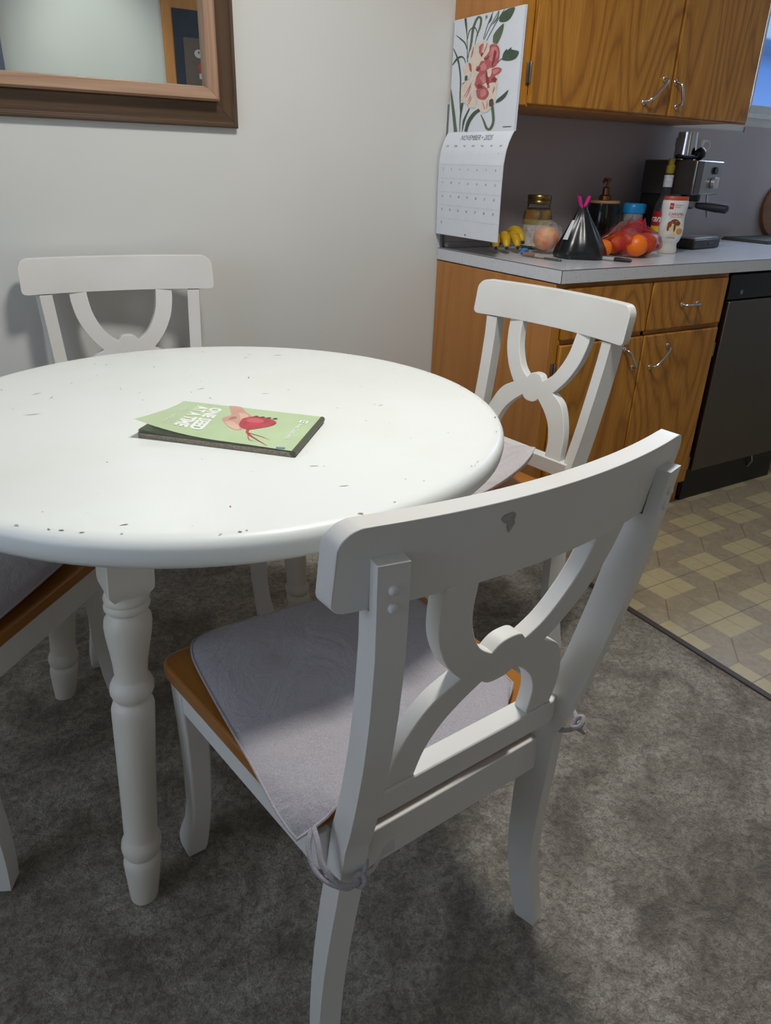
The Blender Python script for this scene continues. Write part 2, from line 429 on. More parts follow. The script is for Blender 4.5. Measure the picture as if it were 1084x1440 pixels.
for x, y, L, d in ((-.27, .25, .012, .4), (-.30, .12, .016, -.2), (-.25, .21, .008, .9), (.02, .14, .010, .2), (.28, .33, .014, -.5)):
    tt.cur = 1; e = Vector((math.cos(d), math.sin(d), 0)); g = Vector((-e.y, e.x, 0)); c = Vector((x, y, TZ+.0004))
    tt.add([c-e*L, c-g*.0012, c+e*L*.4-g*.0006, c+e*L, c+e*L*.3+g*.0012, c-e*L*.3+g*.0005], [(0, 1, 2, 3, 4, 5)])
tt.build('tabletop', [M['table_white'], plain('worn grey chip', (112, 104, 98), .7), plain('worn brown chip', (150, 122, 104), .7)], table, angle=50)
ap = MB()
for k in range(4):
    a = k*PI/2; q = Matrix.Rotation(a, 3, 'Z')
    ap.box(q @ Vector((0, -.262, TZ-.046-.014)), (.50, .02, .028), a)
ap.build('apron', M['leg_white'], table, bevel=.002)
LEGPROF = [(.0225, 0), (.0235, .004), (.0275, .04), (.0315, .078), (.0305, .087), (.0262, .093), (.0262, .096), (.031, .101), (.0335, .112), (.0325, .122), (.0285, .129),
           (.0275, .135), (.030, .25), (.0335, .370), (.0335, .383), (.031, .391), (.0262, .396), (.0262, .400), (.030, .404), (.0338, .412), (.0338, .422), (.030, .431), (.0255, .435),
           (.0252, .442), (.027, .462), (.0305, .486), (.0345, .510), (.0362, .527), (.0350, .538), (.030, .546), (.0275, .549), (.0275, .552), (.0335, .555), (.0348, .560), (.0335, .565), (.0315, .567), (.0335, .569), (.0345, .574), (.0325, .580), (.030, .583)]
for k in range(4):
    a = PI/4+k*PI/2; ct, st = math.cos(a), math.sin(a)
    ax = lambda h, ct=ct, st=st: ((.446-.128*h)*ct, (.446-.128*h)*st, h)
    leg = MB().lathe(LEGPROF, seg=28, axis=ax)
    sq = []
    for h, s in ((.577, .024), (.592, .0335), (.60, .0345), (TZ-.047, .0345)):
        c = Vector(ax(h)); sq.append([c+Vector((x*s, y*s, 0)) for x, y in ((-1, -1), (1, -1), (1, 1), (-1, 1))])
    leg.loft(sq)
    leg.build('leg', M['leg_white'], table, bevel=.0015, angle=32)

# ------------------------------------------------------------------ chairs
PHI = .231; TP = .031
W_TAB = [(0, .228), (.15, .212), (.444, .190), (.65, .200), (.875, .213)]
REAR = [(0, .033), (.04, .025), (.09, .019), (.146, .016), (.21, .018), (.284, .024), (.36, .032), (.42, .0365), (.444, .038), (.471, .047), (.541, .066), (.614, .083), (.694, .098), (.769, .109), (.825, .114), (.875, .118)]
DEP = [(0, .037), (.07, .040), (.146, .042), (.31, .047), (.444, .046), (.56, .043), (.70, .042), (.818, .040)]
def post_ring(side, z, depth=None):
    w, b = lerp(z, W_TAB), lerp(z, REAR); d = lerp(z, DEP) if depth is None else depth
    pt = lambda kl, kd: Vector((side*(w-math.cos(PHI)*kl-math.sin(PHI)*kd), -(b+math.sin(PHI)*kl-math.cos(PHI)*kd), z))
    return [pt(0, 0), pt(TP, 0), pt(TP, d), pt(0, d)]
WR = .240
def rail_b(r): return .123-.59*r*r
def make_chair():
    ch = thing('dining_chair', 'x', 'chair')
    w = M['chair_white']
    for s in (-1, 1):
        zs = [0, .02, .045, .07, .1, .146, .2, .25, .3, .35, .39, .42, .444, .458, .475, .5, .53, .57, .61, .65, .69, .73, .77, .80, .817]
        m = MB().loft([post_ring(s, z) for z in zs]+[post_ring(s, .8175, .0165), post_ring(s, .85, .0165), post_ring(s, .875, .0165)])
        p = m.build('back_post', w, ch, bevel=.0025, angle=30)
        for z in (.848, .829):   # domed bolt heads
            c = (post_ring(s, z)[0]+post_ring(s, z)[1])/2
            MB().ball(c, (.0055, .0045, .0055), 12, 8).build('bolt', w, p)
    # curved top rail with rounded upper corners
    z0, z1, t = .819, .907, .025; rows = []
    rr = [-WR+WR*2*k/44 for k in range(45)]
    rr = sorted(set(rr+[s*(WR-x) for s in (-1, 1) for x in (.001, .003, .006, .014, .020)]))
    for r in rr:
        e = WR-abs(r); zt = z1; zb = z0
        if e < .026: zt = z1-.026+math.sqrt(max(0, .026**2-(.026-e)**2))
        if e < .012: zb = z0+.012-math.sqrt(max(0, .012**2-(.012-e)**2))
        b = rail_b(r); lean = .012
        rows.append([Vector((r, -(b-.002), zb)), Vector((r, -(b+lean*(zt-z0)/.088-.002), zt)), Vector((r, -(b+lean*(zt-z0)/.088-t-.002), zt)), Vector((r, -(b-t-.002), zb))])
    MB().loft(rows).build('top_rail', w, ch, bevel=.004, seg=3, angle=40)
    # pierced double-arc splat
    upo = spline([(.130, .823), (.128, .79), (.119, .75), (.101, .712), (.082, .686), (.066, .669)], 5)
    loo = spline([(.066, .669), (.100, .648), (.122, .612), (.136, .57), (.142, .517)], 5)
    loi = spline([(.095, .517), (.090, .56), (.076, .595), (.054, .622), (.026, .645)], 5)
    bot = spline([(.024, .642), (.017, .637), (.009, .6345), (0, .634)], 3)
    upi = spline([(.026, .690), (.050, .709), (.069, .739), (.082, .775), (.088, .823)], 5)
    top = spline([(0, .705), (.010, .704), (.018, .700), (.024, .693)], 3)
    half = upo+loo[1:]+loi+bot
    left = [(-x, z) for x, z in reversed(half[:-1])]
    poly = half+left+[(-x, z) for x, z in reversed(upi)]+[(-x, z) for x, z in reversed(top[1:])]+top+upi
    sb = lambda z: .043+(z-.52)*.235
    MB().prism(poly, lambda x, z: (x, -sb(z), z), lambda x, z: (x, -sb(z)+.022, z)).build('splat', w, ch, bevel=.0015, angle=30)
    x0 = .160
    MB().loft([[Vector((x, -.015, .480)), Vector((x, -.016, .518)), Vector((x, -.046 if abs(x) < .15 else -.036, .518)), Vector((x, -.046 if abs(x) < .15 else -.036, .480))] for x in (-x0-.008, -.145, .145, x0+.008)]).build('cross_rail', w, ch, bevel=.002)
    # seat
    sp = [(-.152, .012), (-.152, -.016), (-.197, -.016), (-.215, -.03)]
    outl = [(.205, -.02), (.214, -.06)]+[(.238-.03+.03*math.cos(a), -.432+.03-.03*math.sin(a)+.0) for a in [PI/2*k/6 for k in range(7)]]
    full = [(.152, .012), (.152, -.018), (.200, -.018)]+outl+[(-x, y) for x, y in reversed(outl)]+[(-.200, -.018), (-.152, -.018), (-.152, .012)]
    MB().prism(full, lambda x, b: (x, -b, .430), lambda x, b: (x, -b, .457)).build('seat', M['seat_wood'], ch, bevel=.007, seg=3)
    # aprons
    MB().box2((-.160, 0, .368), (.160, -.021, .429)).build('apron', w, ch, bevel=.002)
    MB().box2((-.20, .418, .368), (.20, .398, .429)).build('apron', w, ch, bevel=.002)
    for s in (-1, 1):
        MB().add([(s*a, y, z) for z in (.368, .429) for a, y in ((.197, .012), (.177, .012), (.203, .400), (.224, .400))],
                 [(0, 1, 2, 3), (4, 7, 6, 5), (0, 4, 5, 1), (1, 5, 6, 2), (2, 6, 7, 3), (3, 7, 4, 0)]).build('apron', w, ch, bevel=.002)
    # front legs: gently tapered with a flared foot
    for s in (-1, 1):
        rings = []
        for z, ox, oy, sz in ((0, .229, .458, .034), (.012, .231, .463, .040), (.03, .231, .464, .043), (.055, .227, .458, .041), (.085, .222, .447, .037), (.13, .219, .438, .036), (.22, .220, .430, .038), (.32, .223, .425, .041), (.40, .226, .424, .043), (.4295, .227, .424, .044)):
            rings.append([Vector((s*ox, oy, z)), Vector((s*(ox-sz), oy, z)), Vector((s*(ox-sz), oy-sz, z)), Vector((s*ox, oy-sz, z))])
        MB().loft(rings).build('leg', w, ch, bevel=.004, seg=3, angle=30)
    return ch
def kids(o): return [c for c in bpy.data.objects if c.parent == o]
def copy_tree(o, parent=None):
    c = o.copy(); C.objects.link(c)
    if parent: c.parent = parent
    for k in kids(o): copy_tree(k, c)
    return c
chair = make_chair(); G = 'white dining chairs round the table'
SPOTS = [((-1.124, -1.68, 0), .092, (1, 1, 1), 'nearest white-painted dining chair, seen from behind, grey cushion tied to its posts'),
         ((-.373, -.899, 0), R(97.1), (1, 1, 1), 'white dining chair standing in front of the oak cabinet end panel'),
         ((-1.148, -.182, 0), R(174.5), (1.05, 1, 1.022), 'white dining chair against the wall, mostly hidden behind the tabletop'),
         ((-1.836, -1.02, 0), R(-40), (1, 1, 1), 'white dining chair cut off at the left edge, only seat and legs visible')]
chairs = []
for i, (loc, th, sc, lab) in enumerate(SPOTS):
    o = chair if i == 0 else copy_tree(chair)
    o.location = loc; o.rotation_euler = (0, 0, th); o.scale = sc; tag(o, lab, 'chair', G); chairs.append(o)

# worn paint on the nearest chair's top rail: a grey smudge on its back
wear = MB(); rc = random.Random(5); rail0 = [c for c in kids(chairs[0]) if c.name.startswith('top_rail')][0]
def rail_pt(r, z, o=.0009): return Vector((r, -(rail_b(r)+.012*(z-.819)/.088-.002+o), z))
for cx, cz, rx, rz_, mt_ in ((-.073, .887, .008, .006, 0), (-.069, .880, .0045, .008, 0)):
    wear.cur = mt_; wear.add([rail_pt(cx+rx*math.cos(t)*rc.uniform(.6, 1.2), cz+rz_*math.sin(t)*rc.uniform(.6, 1.2)) for t in [2*PI*k/11 for k in range(11)]], [tuple(range(11))])
wear.build('paint_wear', plain('grey smudge', (172, 168, 162), .7, var=.15, scale=200), rail0, smooth=False, fix=False)

# ------------------------------------------------------------------ seat cushions
def cushion(cx, cy, w, d, t, z, rz=0, warp=None, crown=.35, soft=.10, n=40):
    """local mesh of a soft square pad: rounded outline, pinched rim, four tufts"""
    def at(u, v, up):
        a, b = 2*u-1, 2*v-1
        x, y = a*(1-soft*b**8-.012*b*b), b*(1-soft*a**8-.012*a*a)     # softened corners
        e = max(abs(a), abs(b)); rim = max(0, 1-e**5)**.55
        tuft = sum(math.exp(-((a-p)**2+(b-q)**2)/.012) for p in (-.36, .36) for q in (-.36, .36))
        crease = .10*math.sin(7*a+3*b)*math.sin(4*b-2*a)
        h = t*(.5*rim*(1-crown*tuft*.8+crease*1.1)+.0) if up else -t*.5*rim
        px, py = cx+math.cos(rz)*x*w/2-math.sin(rz)*y*d/2, cy+math.sin(rz)*x*w/2+math.cos(rz)*y*d/2
        p = Vector((px, py, z+t*.5+h))
        return warp(p, a, b) if warp else p
    m = MB(); m.grid(n, n, lambda u, v: at(u, v, True)); m.grid(n, n, lambda u, v: at(u, v, False))
    rim = [at(u, 0, True) for u in [k/n for k in range(n)]]+[at(1, v, True) for v in [k/n for k in range(n)]]+[at(1-u, 1, True) for u in [k/n for k in range(n)]]+[at(0, 1-v, True) for v in [k/n for k in range(n)]]
    return m, rim
def piping(rim, r=.0022):
    m = MB(); pts = rim
    rings = []; L = len(pts)
    for i in range(L):
        t = (pts[(i+1) % L]-pts[i-1]).normalized(); s = t.cross(Vector((0, 0, 1))); s = s.normalized() if s.length > 1e-6 else Vector((1, 0, 0)); b = t.cross(s)
        rings.append([pts[i]+s*math.cos(2*PI*k/6)*r+b*math.sin(2*PI*k/6)*r for k in range(6)])
    return m.loft(rings, False, True)
SEAT = .4575
def put(name, label, th, loc, args, mat, ties=None, tier=.0035):
    root = thing(name, label, 'cushion', (loc[0], loc[1], 0), th, 'seat cushions')
    m, rim = cushion(*args[:7], **args[7])
    pad = m.build('pad', mat, root, angle=70)
    piping(rim).build('piping', mat, pad)
    for path in ties or []:
        MB().tube(spline(path, 6), tier, 8).build('tie', mat, root)
    return root
def warp_front(p, a, b):
    # rear-left corner slumps over the seat edge beside the post; rear edge dips between the posts
    q = p.copy()
    if a < 0 and b < 0:
        k = (max(0, -a-.55)/.45)*(max(0, -b-.5)/.5)
        q.x -= .004*k; q.z -= .034*k*k; q.y -= .016*k
    if a > .0 and b < 0:
        k = max(0, a-.72)/.28*max(0, -b-.7)/.3
        q.x -= .03*k; q.y += .025*k
    if b < -.9 and abs(a) < .8: q.z += .004
    return q
ties_f = [[(-.210, .004, .456), (-.219, -.004, .444), (-.222, -.018, .426), (-.214, -.036, .412), (-.196, -.050, .402), (-.180, -.050, .400)],
          [(-.206, .006, .456), (-.210, -.010, .448), (-.213, -.026, .428), (-.202, -.045, .408), (-.186, -.052, .402), (-.176, -.048, .401)],
          [(-.182, -.049, .396), (-.177, -.055, .397), (-.171, -.053, .401), (-.172, -.047, .406), (-.179, -.046, .404), (-.183, -.050, .399)],
          [(-.174, -.048, .402), (-.166, -.046, .408), (-.160, -.040, .416)],
          [(.150, .004, .462), (.160, -.028, .456), (.176, -.048, .452), (.200, -.050, .448), (.214, -.036, .456), (.216, -.010, .462), (.205, .006, .462)],
          [(.190, -.050, .450), (.199, -.060, .458), (.206, -.056, .467), (.202, -.049, .462), (.194, -.049, .451)],
          [(.196, -.051, .450), (.204, -.056, .445), (.210, -.060, .439)]]
put('seat_cushion', 'lavender-grey seat cushion tied on the nearest chair', .092, SPOTS[0][0], (-.014, .209, .408, .424, .026, SEAT-.0005, R(-5.5), dict(warp=warp_front, crown=.6, soft=.07)), M['fabric'], ties_f)
rib = MB(); rib.grid(8, 2, lambda u, v: (-.172+.050*u, -.0465+.024*u*0-.004*math.sin(6*u), .401+.020*u+(.0075*(v-.5)*2)*(.4+.9*u)))
rib.build('tie_end', M['fabric_white'], bpy.data.objects['seat_cushion'], angle=60)
def warp_right(p, a, b):
    q = p.copy(); k = max(0, -b*.85-a*.35)
    q.z += .075*k*k; return q
put('seat_cushion', 'off-white seat cushion bunched on the chair before the oak cabinet', R(97.1), SPOTS[1][0], (.050, .232, .40, .40, .055, SEAT, R(-19), dict(warp=warp_right, crown=.15)), M['fabric_white'])
put('seat_cushion', 'grey seat cushion on the chair at the left edge', R(-40), SPOTS[3][0], (.012, .21, .40, .36, .04, SEAT, 0, dict(crown=.2)), M['fabric'])

# ------------------------------------------------------------------ magazine on the table
mag = thing('magazine', 'pale green seed catalogue with a beet on its cover lying on the white table', 'magazine', (-1.195, -1.109, TZ+.0004), R(-46.2))
HX, HY, SK = .1365, .089, -.085
pages = MB()
for k in range(9):
    dz = k*.00105; j = random.uniform(-.0015, .0015)
    sag = lambda u, v, dz=dz, k=k: (HX*(2*u-1)+SK*HY*(2*v-1), (HY+j)*(2*v-1), .0006+dz+.0005*k*max(0, (.25-u))*4*(1-v))
    pages.grid(14, 6, sag)
pages.add([(x+SK*y, y, z) for z in (0, .0078) for x, y in ((-HX, -HY), (HX, -HY), (HX, HY), (-HX, HY))], [(3, 2, 1, 0), (0, 1, 5, 4), (1, 2, 6, 5), (2, 3, 7, 6), (3, 0, 4, 7)], 1)
pages.build('page_block', [plain('page paper', (196, 190, 176), .7), plain('printed page edges', (150, 138, 122), .7, var=.4, scale=260)], mag, smooth=False, fix=False)
def cover_z(x, y):
    u, v = (x+HX)/(2*HX), (y+HY)/(2*HY)
    curl = .021*max(0, 1-u/.55)**2*max(0, 1-v/.9)**1.3
    return .0101+curl+.002*math.sin(u*PI)*(1-v)
cov = MB(); nx, ny = 40, 24
cov.grid(nx, ny, lambda u, v: (HX*(2*u-1)+SK*HY*(2*v-1)-(.004*(1-u)**4*(1-v)), HY*(2*v-1), cover_z(HX*(2*u-1), HY*(2*v-1))))
co = cov.build('cover', plain('pale green cover', (190, 211, 166), .32, var=.05, scale=14), mag, fix=False)
# folded spine rim at the right-hand end
MB().tube([(HX+.0005+SK*HY*(2*k/10-1), HY*(2*k/10-1), .0056) for k in range(11)], .0052, 10).build('spine', plain('dark olive spine', (84, 86, 66), .5), mag)
MB().box((HX-.014, -HY+.004, .0118), (.014, .004, .002), R(12)).build('clip', plain('blue white sticker', (150, 170, 205), .3), mag)
def print_on(poly_groups, mats, name, fn, off):
    """flat printed shapes: list of (mat index, verts2d, faces)"""
    m = MB()
    for i, vs, fs in poly_groups:
        m.add([fn(x, y, off+i*off*.35) for x, y in vs], fs, i)
    return m, mats, name
def rot_text(body, size, x, y, **kw):
    """reading direction -y, letter tops toward +x"""
    vs, fs = text2d(body, size, **kw)
    return [(x+v, y-u) for u, v in vs], fs
mz = lambda x, y, o: (x+SK*y, y*.95, cover_z(x, y*.95)+o)
lt = []
for body, size, x, y, ln, off in (('ONE SEED', .031, -.070, .072, .134, .0016), ('AT A TIME', .031, -.097, .072, .134, .0016), ('Gardening Guide 2025', .0135, -.118, .066, .128, 0), ('West Coast Seeds', .0125, .1085, .040, .084, .0002)):
    vs, fs = text2d(body, size, offset=off); wd = max(v[0] for v in vs); s = ln/wd
    lt.append((0, [(x+v+(.10*u*s if x < 0 else 0), y-u*s) for u, v in vs], fs))
def rect(x0, y0, x1, y1): return [(x0, y0), (x1, y0), (x1, y1), (x0, y1)], [(0, 1, 2, 3)]
lt.append((0,)+rect(.1065, .046, .1215, .060)); lt.append((1,)+rect(.1095, .0485, .1125, .0575)); lt.append((1,)+rect(.115, .0485, .118, .0575)); lt.append((1,)+rect(.1125, .0525, .115, .055))
m, ms, nm = print_on(lt, [plain('white print', (244, 248, 240), .4), plain('green print', (150, 185, 130), .4)], 'lettering', mz, .0005)
m.build(nm, ms, co, smooth=False, fix=False)
def blob(pts, n=5):
    p = spline(pts+[pts[0]], n)[:-1]; return p, [tuple(range(len(p)))]
pic = []
pic.append((0,)+blob([(-.044, .0955), (-.020, .0955), (-.006, .075), (.008, .060), (.016, .050), (.020, .030), (.020, .008), (.026, -.014), (.024, -.032), (.012, -.026), (-.006, -.012), (-.022, .006), (-.028, .022), (-.020, .040), (-.030, .066)]))   # wrist and hand
pic.append((1,)+blob([(-.014, .034), (-.008, .036), (-.004, .028), (-.010, .018), (-.016, .018)], 4))                               # shaded palm
pic.append((3,)+blob([(.006, .030), (.020, .048), (.042, .050), (.062, .040), (.071, .026), (.066, .008), (.052, -.010), (.038, -.022), (.024, -.020), (.012, -.004)]))      # beet root
pic.append((4,)+blob([(.016, .032), (.030, .040), (.044, .034), (.048, .020), (.034, .012), (.020, .016)]))     # lighter bloom
pic.append((2,)+blob([(-.012, .060), (.004, .058), (.014, .040), (.016, .022), (.008, .020), (.000, .036)], 4))  # thumb
pic.append((2,)+blob([(-.018, .002), (-.006, .008), (.014, -.010), (.022, -.030), (.014, -.032), (-.004, -.018)], 4))  # fingers
for k, (a, b, c, w) in enumerate((((.036, -.018), (.044, -.045), (.092, -.088), .005), ((.042, -.04), (.070, -.050), (.088, -.060), .0018), ((.044, -.045), (.056, -.072), (.082, -.074), .0014))):
    q = spline([a, b, c], 8); L = len(q)
    pic.append((3, [(x-w*(1-i/L)*.6, y-w*(1-i/L)*.6) for i, (x, y) in enumerate(q)]+[(x+w*(1-i/L)*.6, y+w*(1-i/L)*.6) for i, (x, y) in reversed(list(enumerate(q)))], [tuple(range(2*L))]))
for k in range(4):
    x = .020+k*.012; pic.append((5,)+blob([(x, .047), (x+.004, .054), (x+.009, .053), (x+.008, .047)], 3))
m, ms, nm = print_on(pic, [plain('skin print', (206, 158, 140), .4), plain('shadow print', (168, 118, 104), .4), plain('light skin print', (226, 182, 164), .4), plain('beet print', (186, 58, 72), .35, var=.2, scale=60), plain('beet light print', (208, 92, 102), .35), plain('stem print', (92, 74, 58), .4)], 'cover_picture', mz, .0003)
m.build(nm, ms, co, smooth=False, fix=False)

# ------------------------------------------------------------------ mirror on the dining wall
mir = thing('wall_mirror', 'large wall mirror with a dark walnut and pale brown wooden frame', 'mirror', (-1.45, 0, 1.256))
MW, MH = .705, 1.02   # half width, height
def frame_ring(name, prof, mh, mv, hw, z0, z1, par):
    """prof: (inset, depth) outline swept round a rectangle; horizontal and upright members carry their own grain"""
    for part in range(4):
        m = MB(); rings = []
        for end in (0, 1):
            ring = []
            for ins, dep in prof:
                cs = [(-hw+ins, z0+ins), (hw-ins, z0+ins), (hw-ins, z1-ins), (-hw+ins, z1-ins)]
                x, z = cs[(part+end) % 4]; ring.append(Vector((x, -dep, z)))
            rings.append(ring)
        m.loft(rings).build(name, mh if part % 2 == 0 else mv, par, bevel=.0008, angle=25)
frame_ring('outer_frame', [(0, .001), (0, .016), (.004, .022), (.010, .022), (.014, .018), (.052, .022), (.060, .026), (.066, .024), (.070, .020), (.070, .001)], M['walnut'], M['walnut_v'], MW, 0, MH, mir)
frame_ring('inner_frame', [(.063, .001), (.063, .050), (.068, .056), (.088, .053), (.094, .048), (.098, .030), (.098, .001)], M['pinkwood'], M['pinkwood_v'], MW, 0, MH, mir)
MB().box2((-MW+.09, -.026, .09), (MW-.09, -.022, MH-.09)).build('mirror_glass', M['mirror'], mir, smooth=False)

# ------------------------------------------------------------------ base cabinet, worktop, dishwasher
CD, CW = .615, .785
def handle(par, p0, p1, out=.026, r=.0042):
    """bow pull between two feet; p0, p1 on the front plane (y), out toward -y"""
    a, b = Vector(p0), Vector(p1); n = Vector((0, -1, 0)); m = MB()
    path = [a, a+n*out*.7+(b-a)*.06, a+n*out+(b-a)*.2, a+n*out*1.05+(b-a)*.5, a+n*out+(b-a)*.8, a+n*out*.7+(b-a)*.94, b]
    m.tube(spline([tuple(p) for p in path], 5), r, 10)
    for q in (a, b): m.ball(q+n*.003, (.008, .004, .009), 12, 8)
    return m.build('handle', M['chrome'], par)
def hinge(par, x, y, z, h=.05):
    m = MB(); m.box((x, y-.003, z), (.022, .004, h)); m.tube([(x, y-.007, z-h*.5), (x, y-.007, z+h*.5)], .004, 8)
    return m.build('hinge', M['steel'], par, bevel=.0008)
cab = thing('base_cabinet', 'honey oak base cabinet with two drawers over two doors beside the dishwasher', 'cabinet')
MB().box2((0, -CD+.02, .0), (CW, -.012, .872)).build('carcass', M['oak_plain'], cab, bevel=.002)
MB().box2((-.018, -CD-.004, .0), (0.0, -.004, .872)).build('end_panel', M['oak_plain'], cab, bevel=.002)
f = MB()
for b in (((0, .09), (.022, .872)), ((.765, .09), (CW, .872)), ((.022, .858), (.765, .872)), ((.022, .689), (.765, .704)), ((.022, .09), (.765, .105)), ((.383, .105), (.398, .858))):
    (x0, z0), (x1, z1) = b; f.box2((x0, -CD-.002, z0), (x1, -CD+.02, z1))
f.build('face_frame', M['oak_edge'], cab, bevel=.001)
for x0, x1 in ((.020, .386), (.394, .768)):
    dr = MB().box2((x0, -CD-.018, .706), (x1, -CD-.003, .860)).build('drawer', M['oak'], cab, bevel=.004)
    c = (x0+x1)/2; handle(dr, (c-.038, -CD-.018, .782), (c+.038, -CD-.018, .782))
for x0, x1, hx, a, b, hg in ((.020, .387, .34, (.302, .655), (.352, .590), .012), (.393, .768, .44, (.509, .650), (.439, .583), .776)):
    do = MB().box2((x0, -CD-.018, .10), (x1, -CD-.003, .690)).build('door', M['oak'], cab, bevel=.004)
    handle(do, (a[0], -CD-.018, a[1]), (b[0], -CD-.018, b[1]))
    for z in (.61, .17): hinge(do, hg, -CD-.004, z)
top = thing('worktop', 'speckled white laminate kitchen worktop with a square front edge', 'worktop')
MB().box2((-.020, -.640, .876), (XR, -.006, .9135)).build('slab', M['counter'], top, smooth=False)
sm = MB(); sm.box2((-.0205, -.6405, .9125), (XR, -.638, .9138)); sm.box2((-.0205, -.6405, .9125), (-.018, -.006, .9138)); sm.box2((-.0207, -.6407, .876), (-.0192, -.6392, .9125))
sm.build('edge_seam', M['counter_edge'], top, smooth=False)
MB().box2((.006, -.026, .9138), (1.5, -.0065, .932)).build('backsplash_lip', plain('grey lip', (150, 148, 150), .4), top, bevel=.004)
dw = thing('dishwasher', 'stainless steel dishwasher with a black control strip next to the oak cabinet', 'dishwasher')
MB().box2((.792, -.60, .02), (1.385, -.03, .868)).build('tub', M['black'], dw, bevel=.003)
MB().box2((.797, -.622, .778), (1.380, -.60, .866)).build('control_panel', M['black_gloss'], dw, bevel=.003)
MB().box2((.800, -.634, .135), (1.378, -.60, .776)).build('door', plain('brown steel door', (116, 108, 102), .36, 1, var=.04, scale=3), dw, bevel=.005, seg=3)
MB().box2((.800, -.604, .0), (1.380, -.54, .13)).build('toe_kick', M['black'], dw, bevel=.002)
MB().tube([(.868, -.6218, .803), (.868, -.6245, .803)], .0085, 20).build('badge', plain('silver badge', (120, 124, 130), .3, .7), dw)
MB().tube([(1.215, -.606, .125), (1.21, -.618, .10), (1.205, -.606, .075)], .004, 8).build('clip', M['steel'], dw)

# ------------------------------------------------------------------ wall cabinet
up = thing('wall_cabinet', 'honey oak wall cabinet with two flame-grained doors above the worktop', 'cabinet')
UZ, UT, UD, UX = 1.345, 2.25, .312, 1.108
MB().box2((.0, -UD, UZ+.012), (.018, -.001, UT)).build('side_panel', M['oak_plain'], up, bevel=.0015)
MB().box2((UX-.018, -UD, UZ+.006), (UX, -.001, UT)).build('side_panel', M['oak_plain'], up, bevel=.0015)
b = MB(); b.box2((.018, -UD, UZ+.004), (UX-.018, -.001, UZ+.022)); b.box2((.018, -UD, UT-.02), (UX-.018, -.001, UT)); b.box2((.018, -.012, UZ+.022), (UX-.018, -.001, UT-.02))
b.build('carcass', M['oak_plain'], up)
f = MB()
for (x0, z0), (x1, z1) in (((0, UZ+.004), (.052, UT)), ((UX-.03, UZ), (UX, UT)), ((.052, UZ), (UX-.03, UZ+.03)), ((.052, UT-.03), (UX-.03, UT)), ((.648, UZ+.03), (.672, UT-.03))):
    f.box2((x0, -UD-.012, z0), (x1, -UD, z1))
f.build('face_frame', M['oak_edge'], up, bevel=.001)
for x0, x1, a, bb, hg in ((.050, .652, (.530, 1.384), (.612, 1.456), .048), (.664, 1.086, (.690, 1.380), (.668, 1.450), 1.092)):
    y = -UD-.013; do = MB().box2((x0, y-.018, UZ+.006), (x1, y, UT-.02)).build('door', M['oak'], up, bevel=.004)
    handle(do, (a[0], y-.018, a[1]), (bb[0], y-.018, bb[1]), .03, .0048)
    for z in (1.433, 2.1): hinge(do, hg, y-.002, z, .055)

# ------------------------------------------------------------------ calendar on the cabinet side
cal = thing('wall_calendar', 'open wall calendar, flower picture above the November 2025 page, on the cabinet side', 'calendar')
CY0, CY1, CZ0, CZM, CZ1 = -.010, -.350, .962, 1.277, 1.592
def pic_pt(u, v, o=0): return Vector((-.006-o-.004*math.sin(PI*v)*0, CY0+(CY1-CY0)*u, CZM+(CZ1-CZM)*v))
PX = [(0, -.030), (.45, -.035), (.70, -.036), (.82, -.031), (.90, -.023), (.96, -.014), (1, -.006)]
def mon_pt(u, v, o=0): return Vector((lerp(v, PX)-o, CY0+.006*(1-v)*0+(CY1-CY0)*u+.004*(1-v), CZ0+(CZM-CZ0)*v))
pg = MB(); pg.grid(4, 12, lambda u, v: pic_pt(u, v)); pg.grid(4, 12, lambda u, v: pic_pt(u, v)+Vector((.005, -.002, 0)))
pp = pg.build('picture_page', M['paper'], cal, fix=False)
pg = MB(); pg.grid(4, 40, lambda u, v: mon_pt(u, v)); pg.grid(4, 40, lambda u, v: mon_pt(u, v)+Vector((.0025, 0, .001)))
mp = pg.build('month_page', M['paper'], cal, fix=False)
prn = MB()
def put_text(body, size, u, v, align='CENTER', mat=0, shear=0, wid=1.0):
    vs, fs = text2d(body, size, align, shear); prn.add([mon_pt(u+x*wid/.34, v+y/.315, .0008) for x, y in vs], fs, mat)
put_text('NOVEMBER • 2025', .0205, .50, .925, shear=.15)
for k, dname in enumerate(('SUN', 'MON', 'TUE', 'WED', 'THU', 'FRI', 'SAT')): put_text(dname, .0075, .09+k*.137, .862)
for dd in range(1, 31):
    k = dd+5; row, colm = divmod(k, 7)
    put_text(str(dd), .0095, .075+colm*.137, .775-.132*row if row else .792, 'LEFT')
for row in range(1, 6):
    for c in range(7):
        u0, u1, v = .045+c*.137, .045+(c+1)*.137-.012, .805-.132*row+.022
        prn.add([mon_pt(u0, v, .0007), mon_pt(u1, v, .0007), mon_pt(u1, v+.002, .0007), mon_pt(u0, v+.002, .0007)], [(0, 1, 2, 3)], 1)
prn.build('month_lettering', [M['ink'], M['ink_pale']], mp, smooth=False, fix=False)
MB().tube([mon_pt(.5, .028, .0005), mon_pt(.5, .028, .0012)], .003, 10).build('hanging_hole', M['ink'], mp)
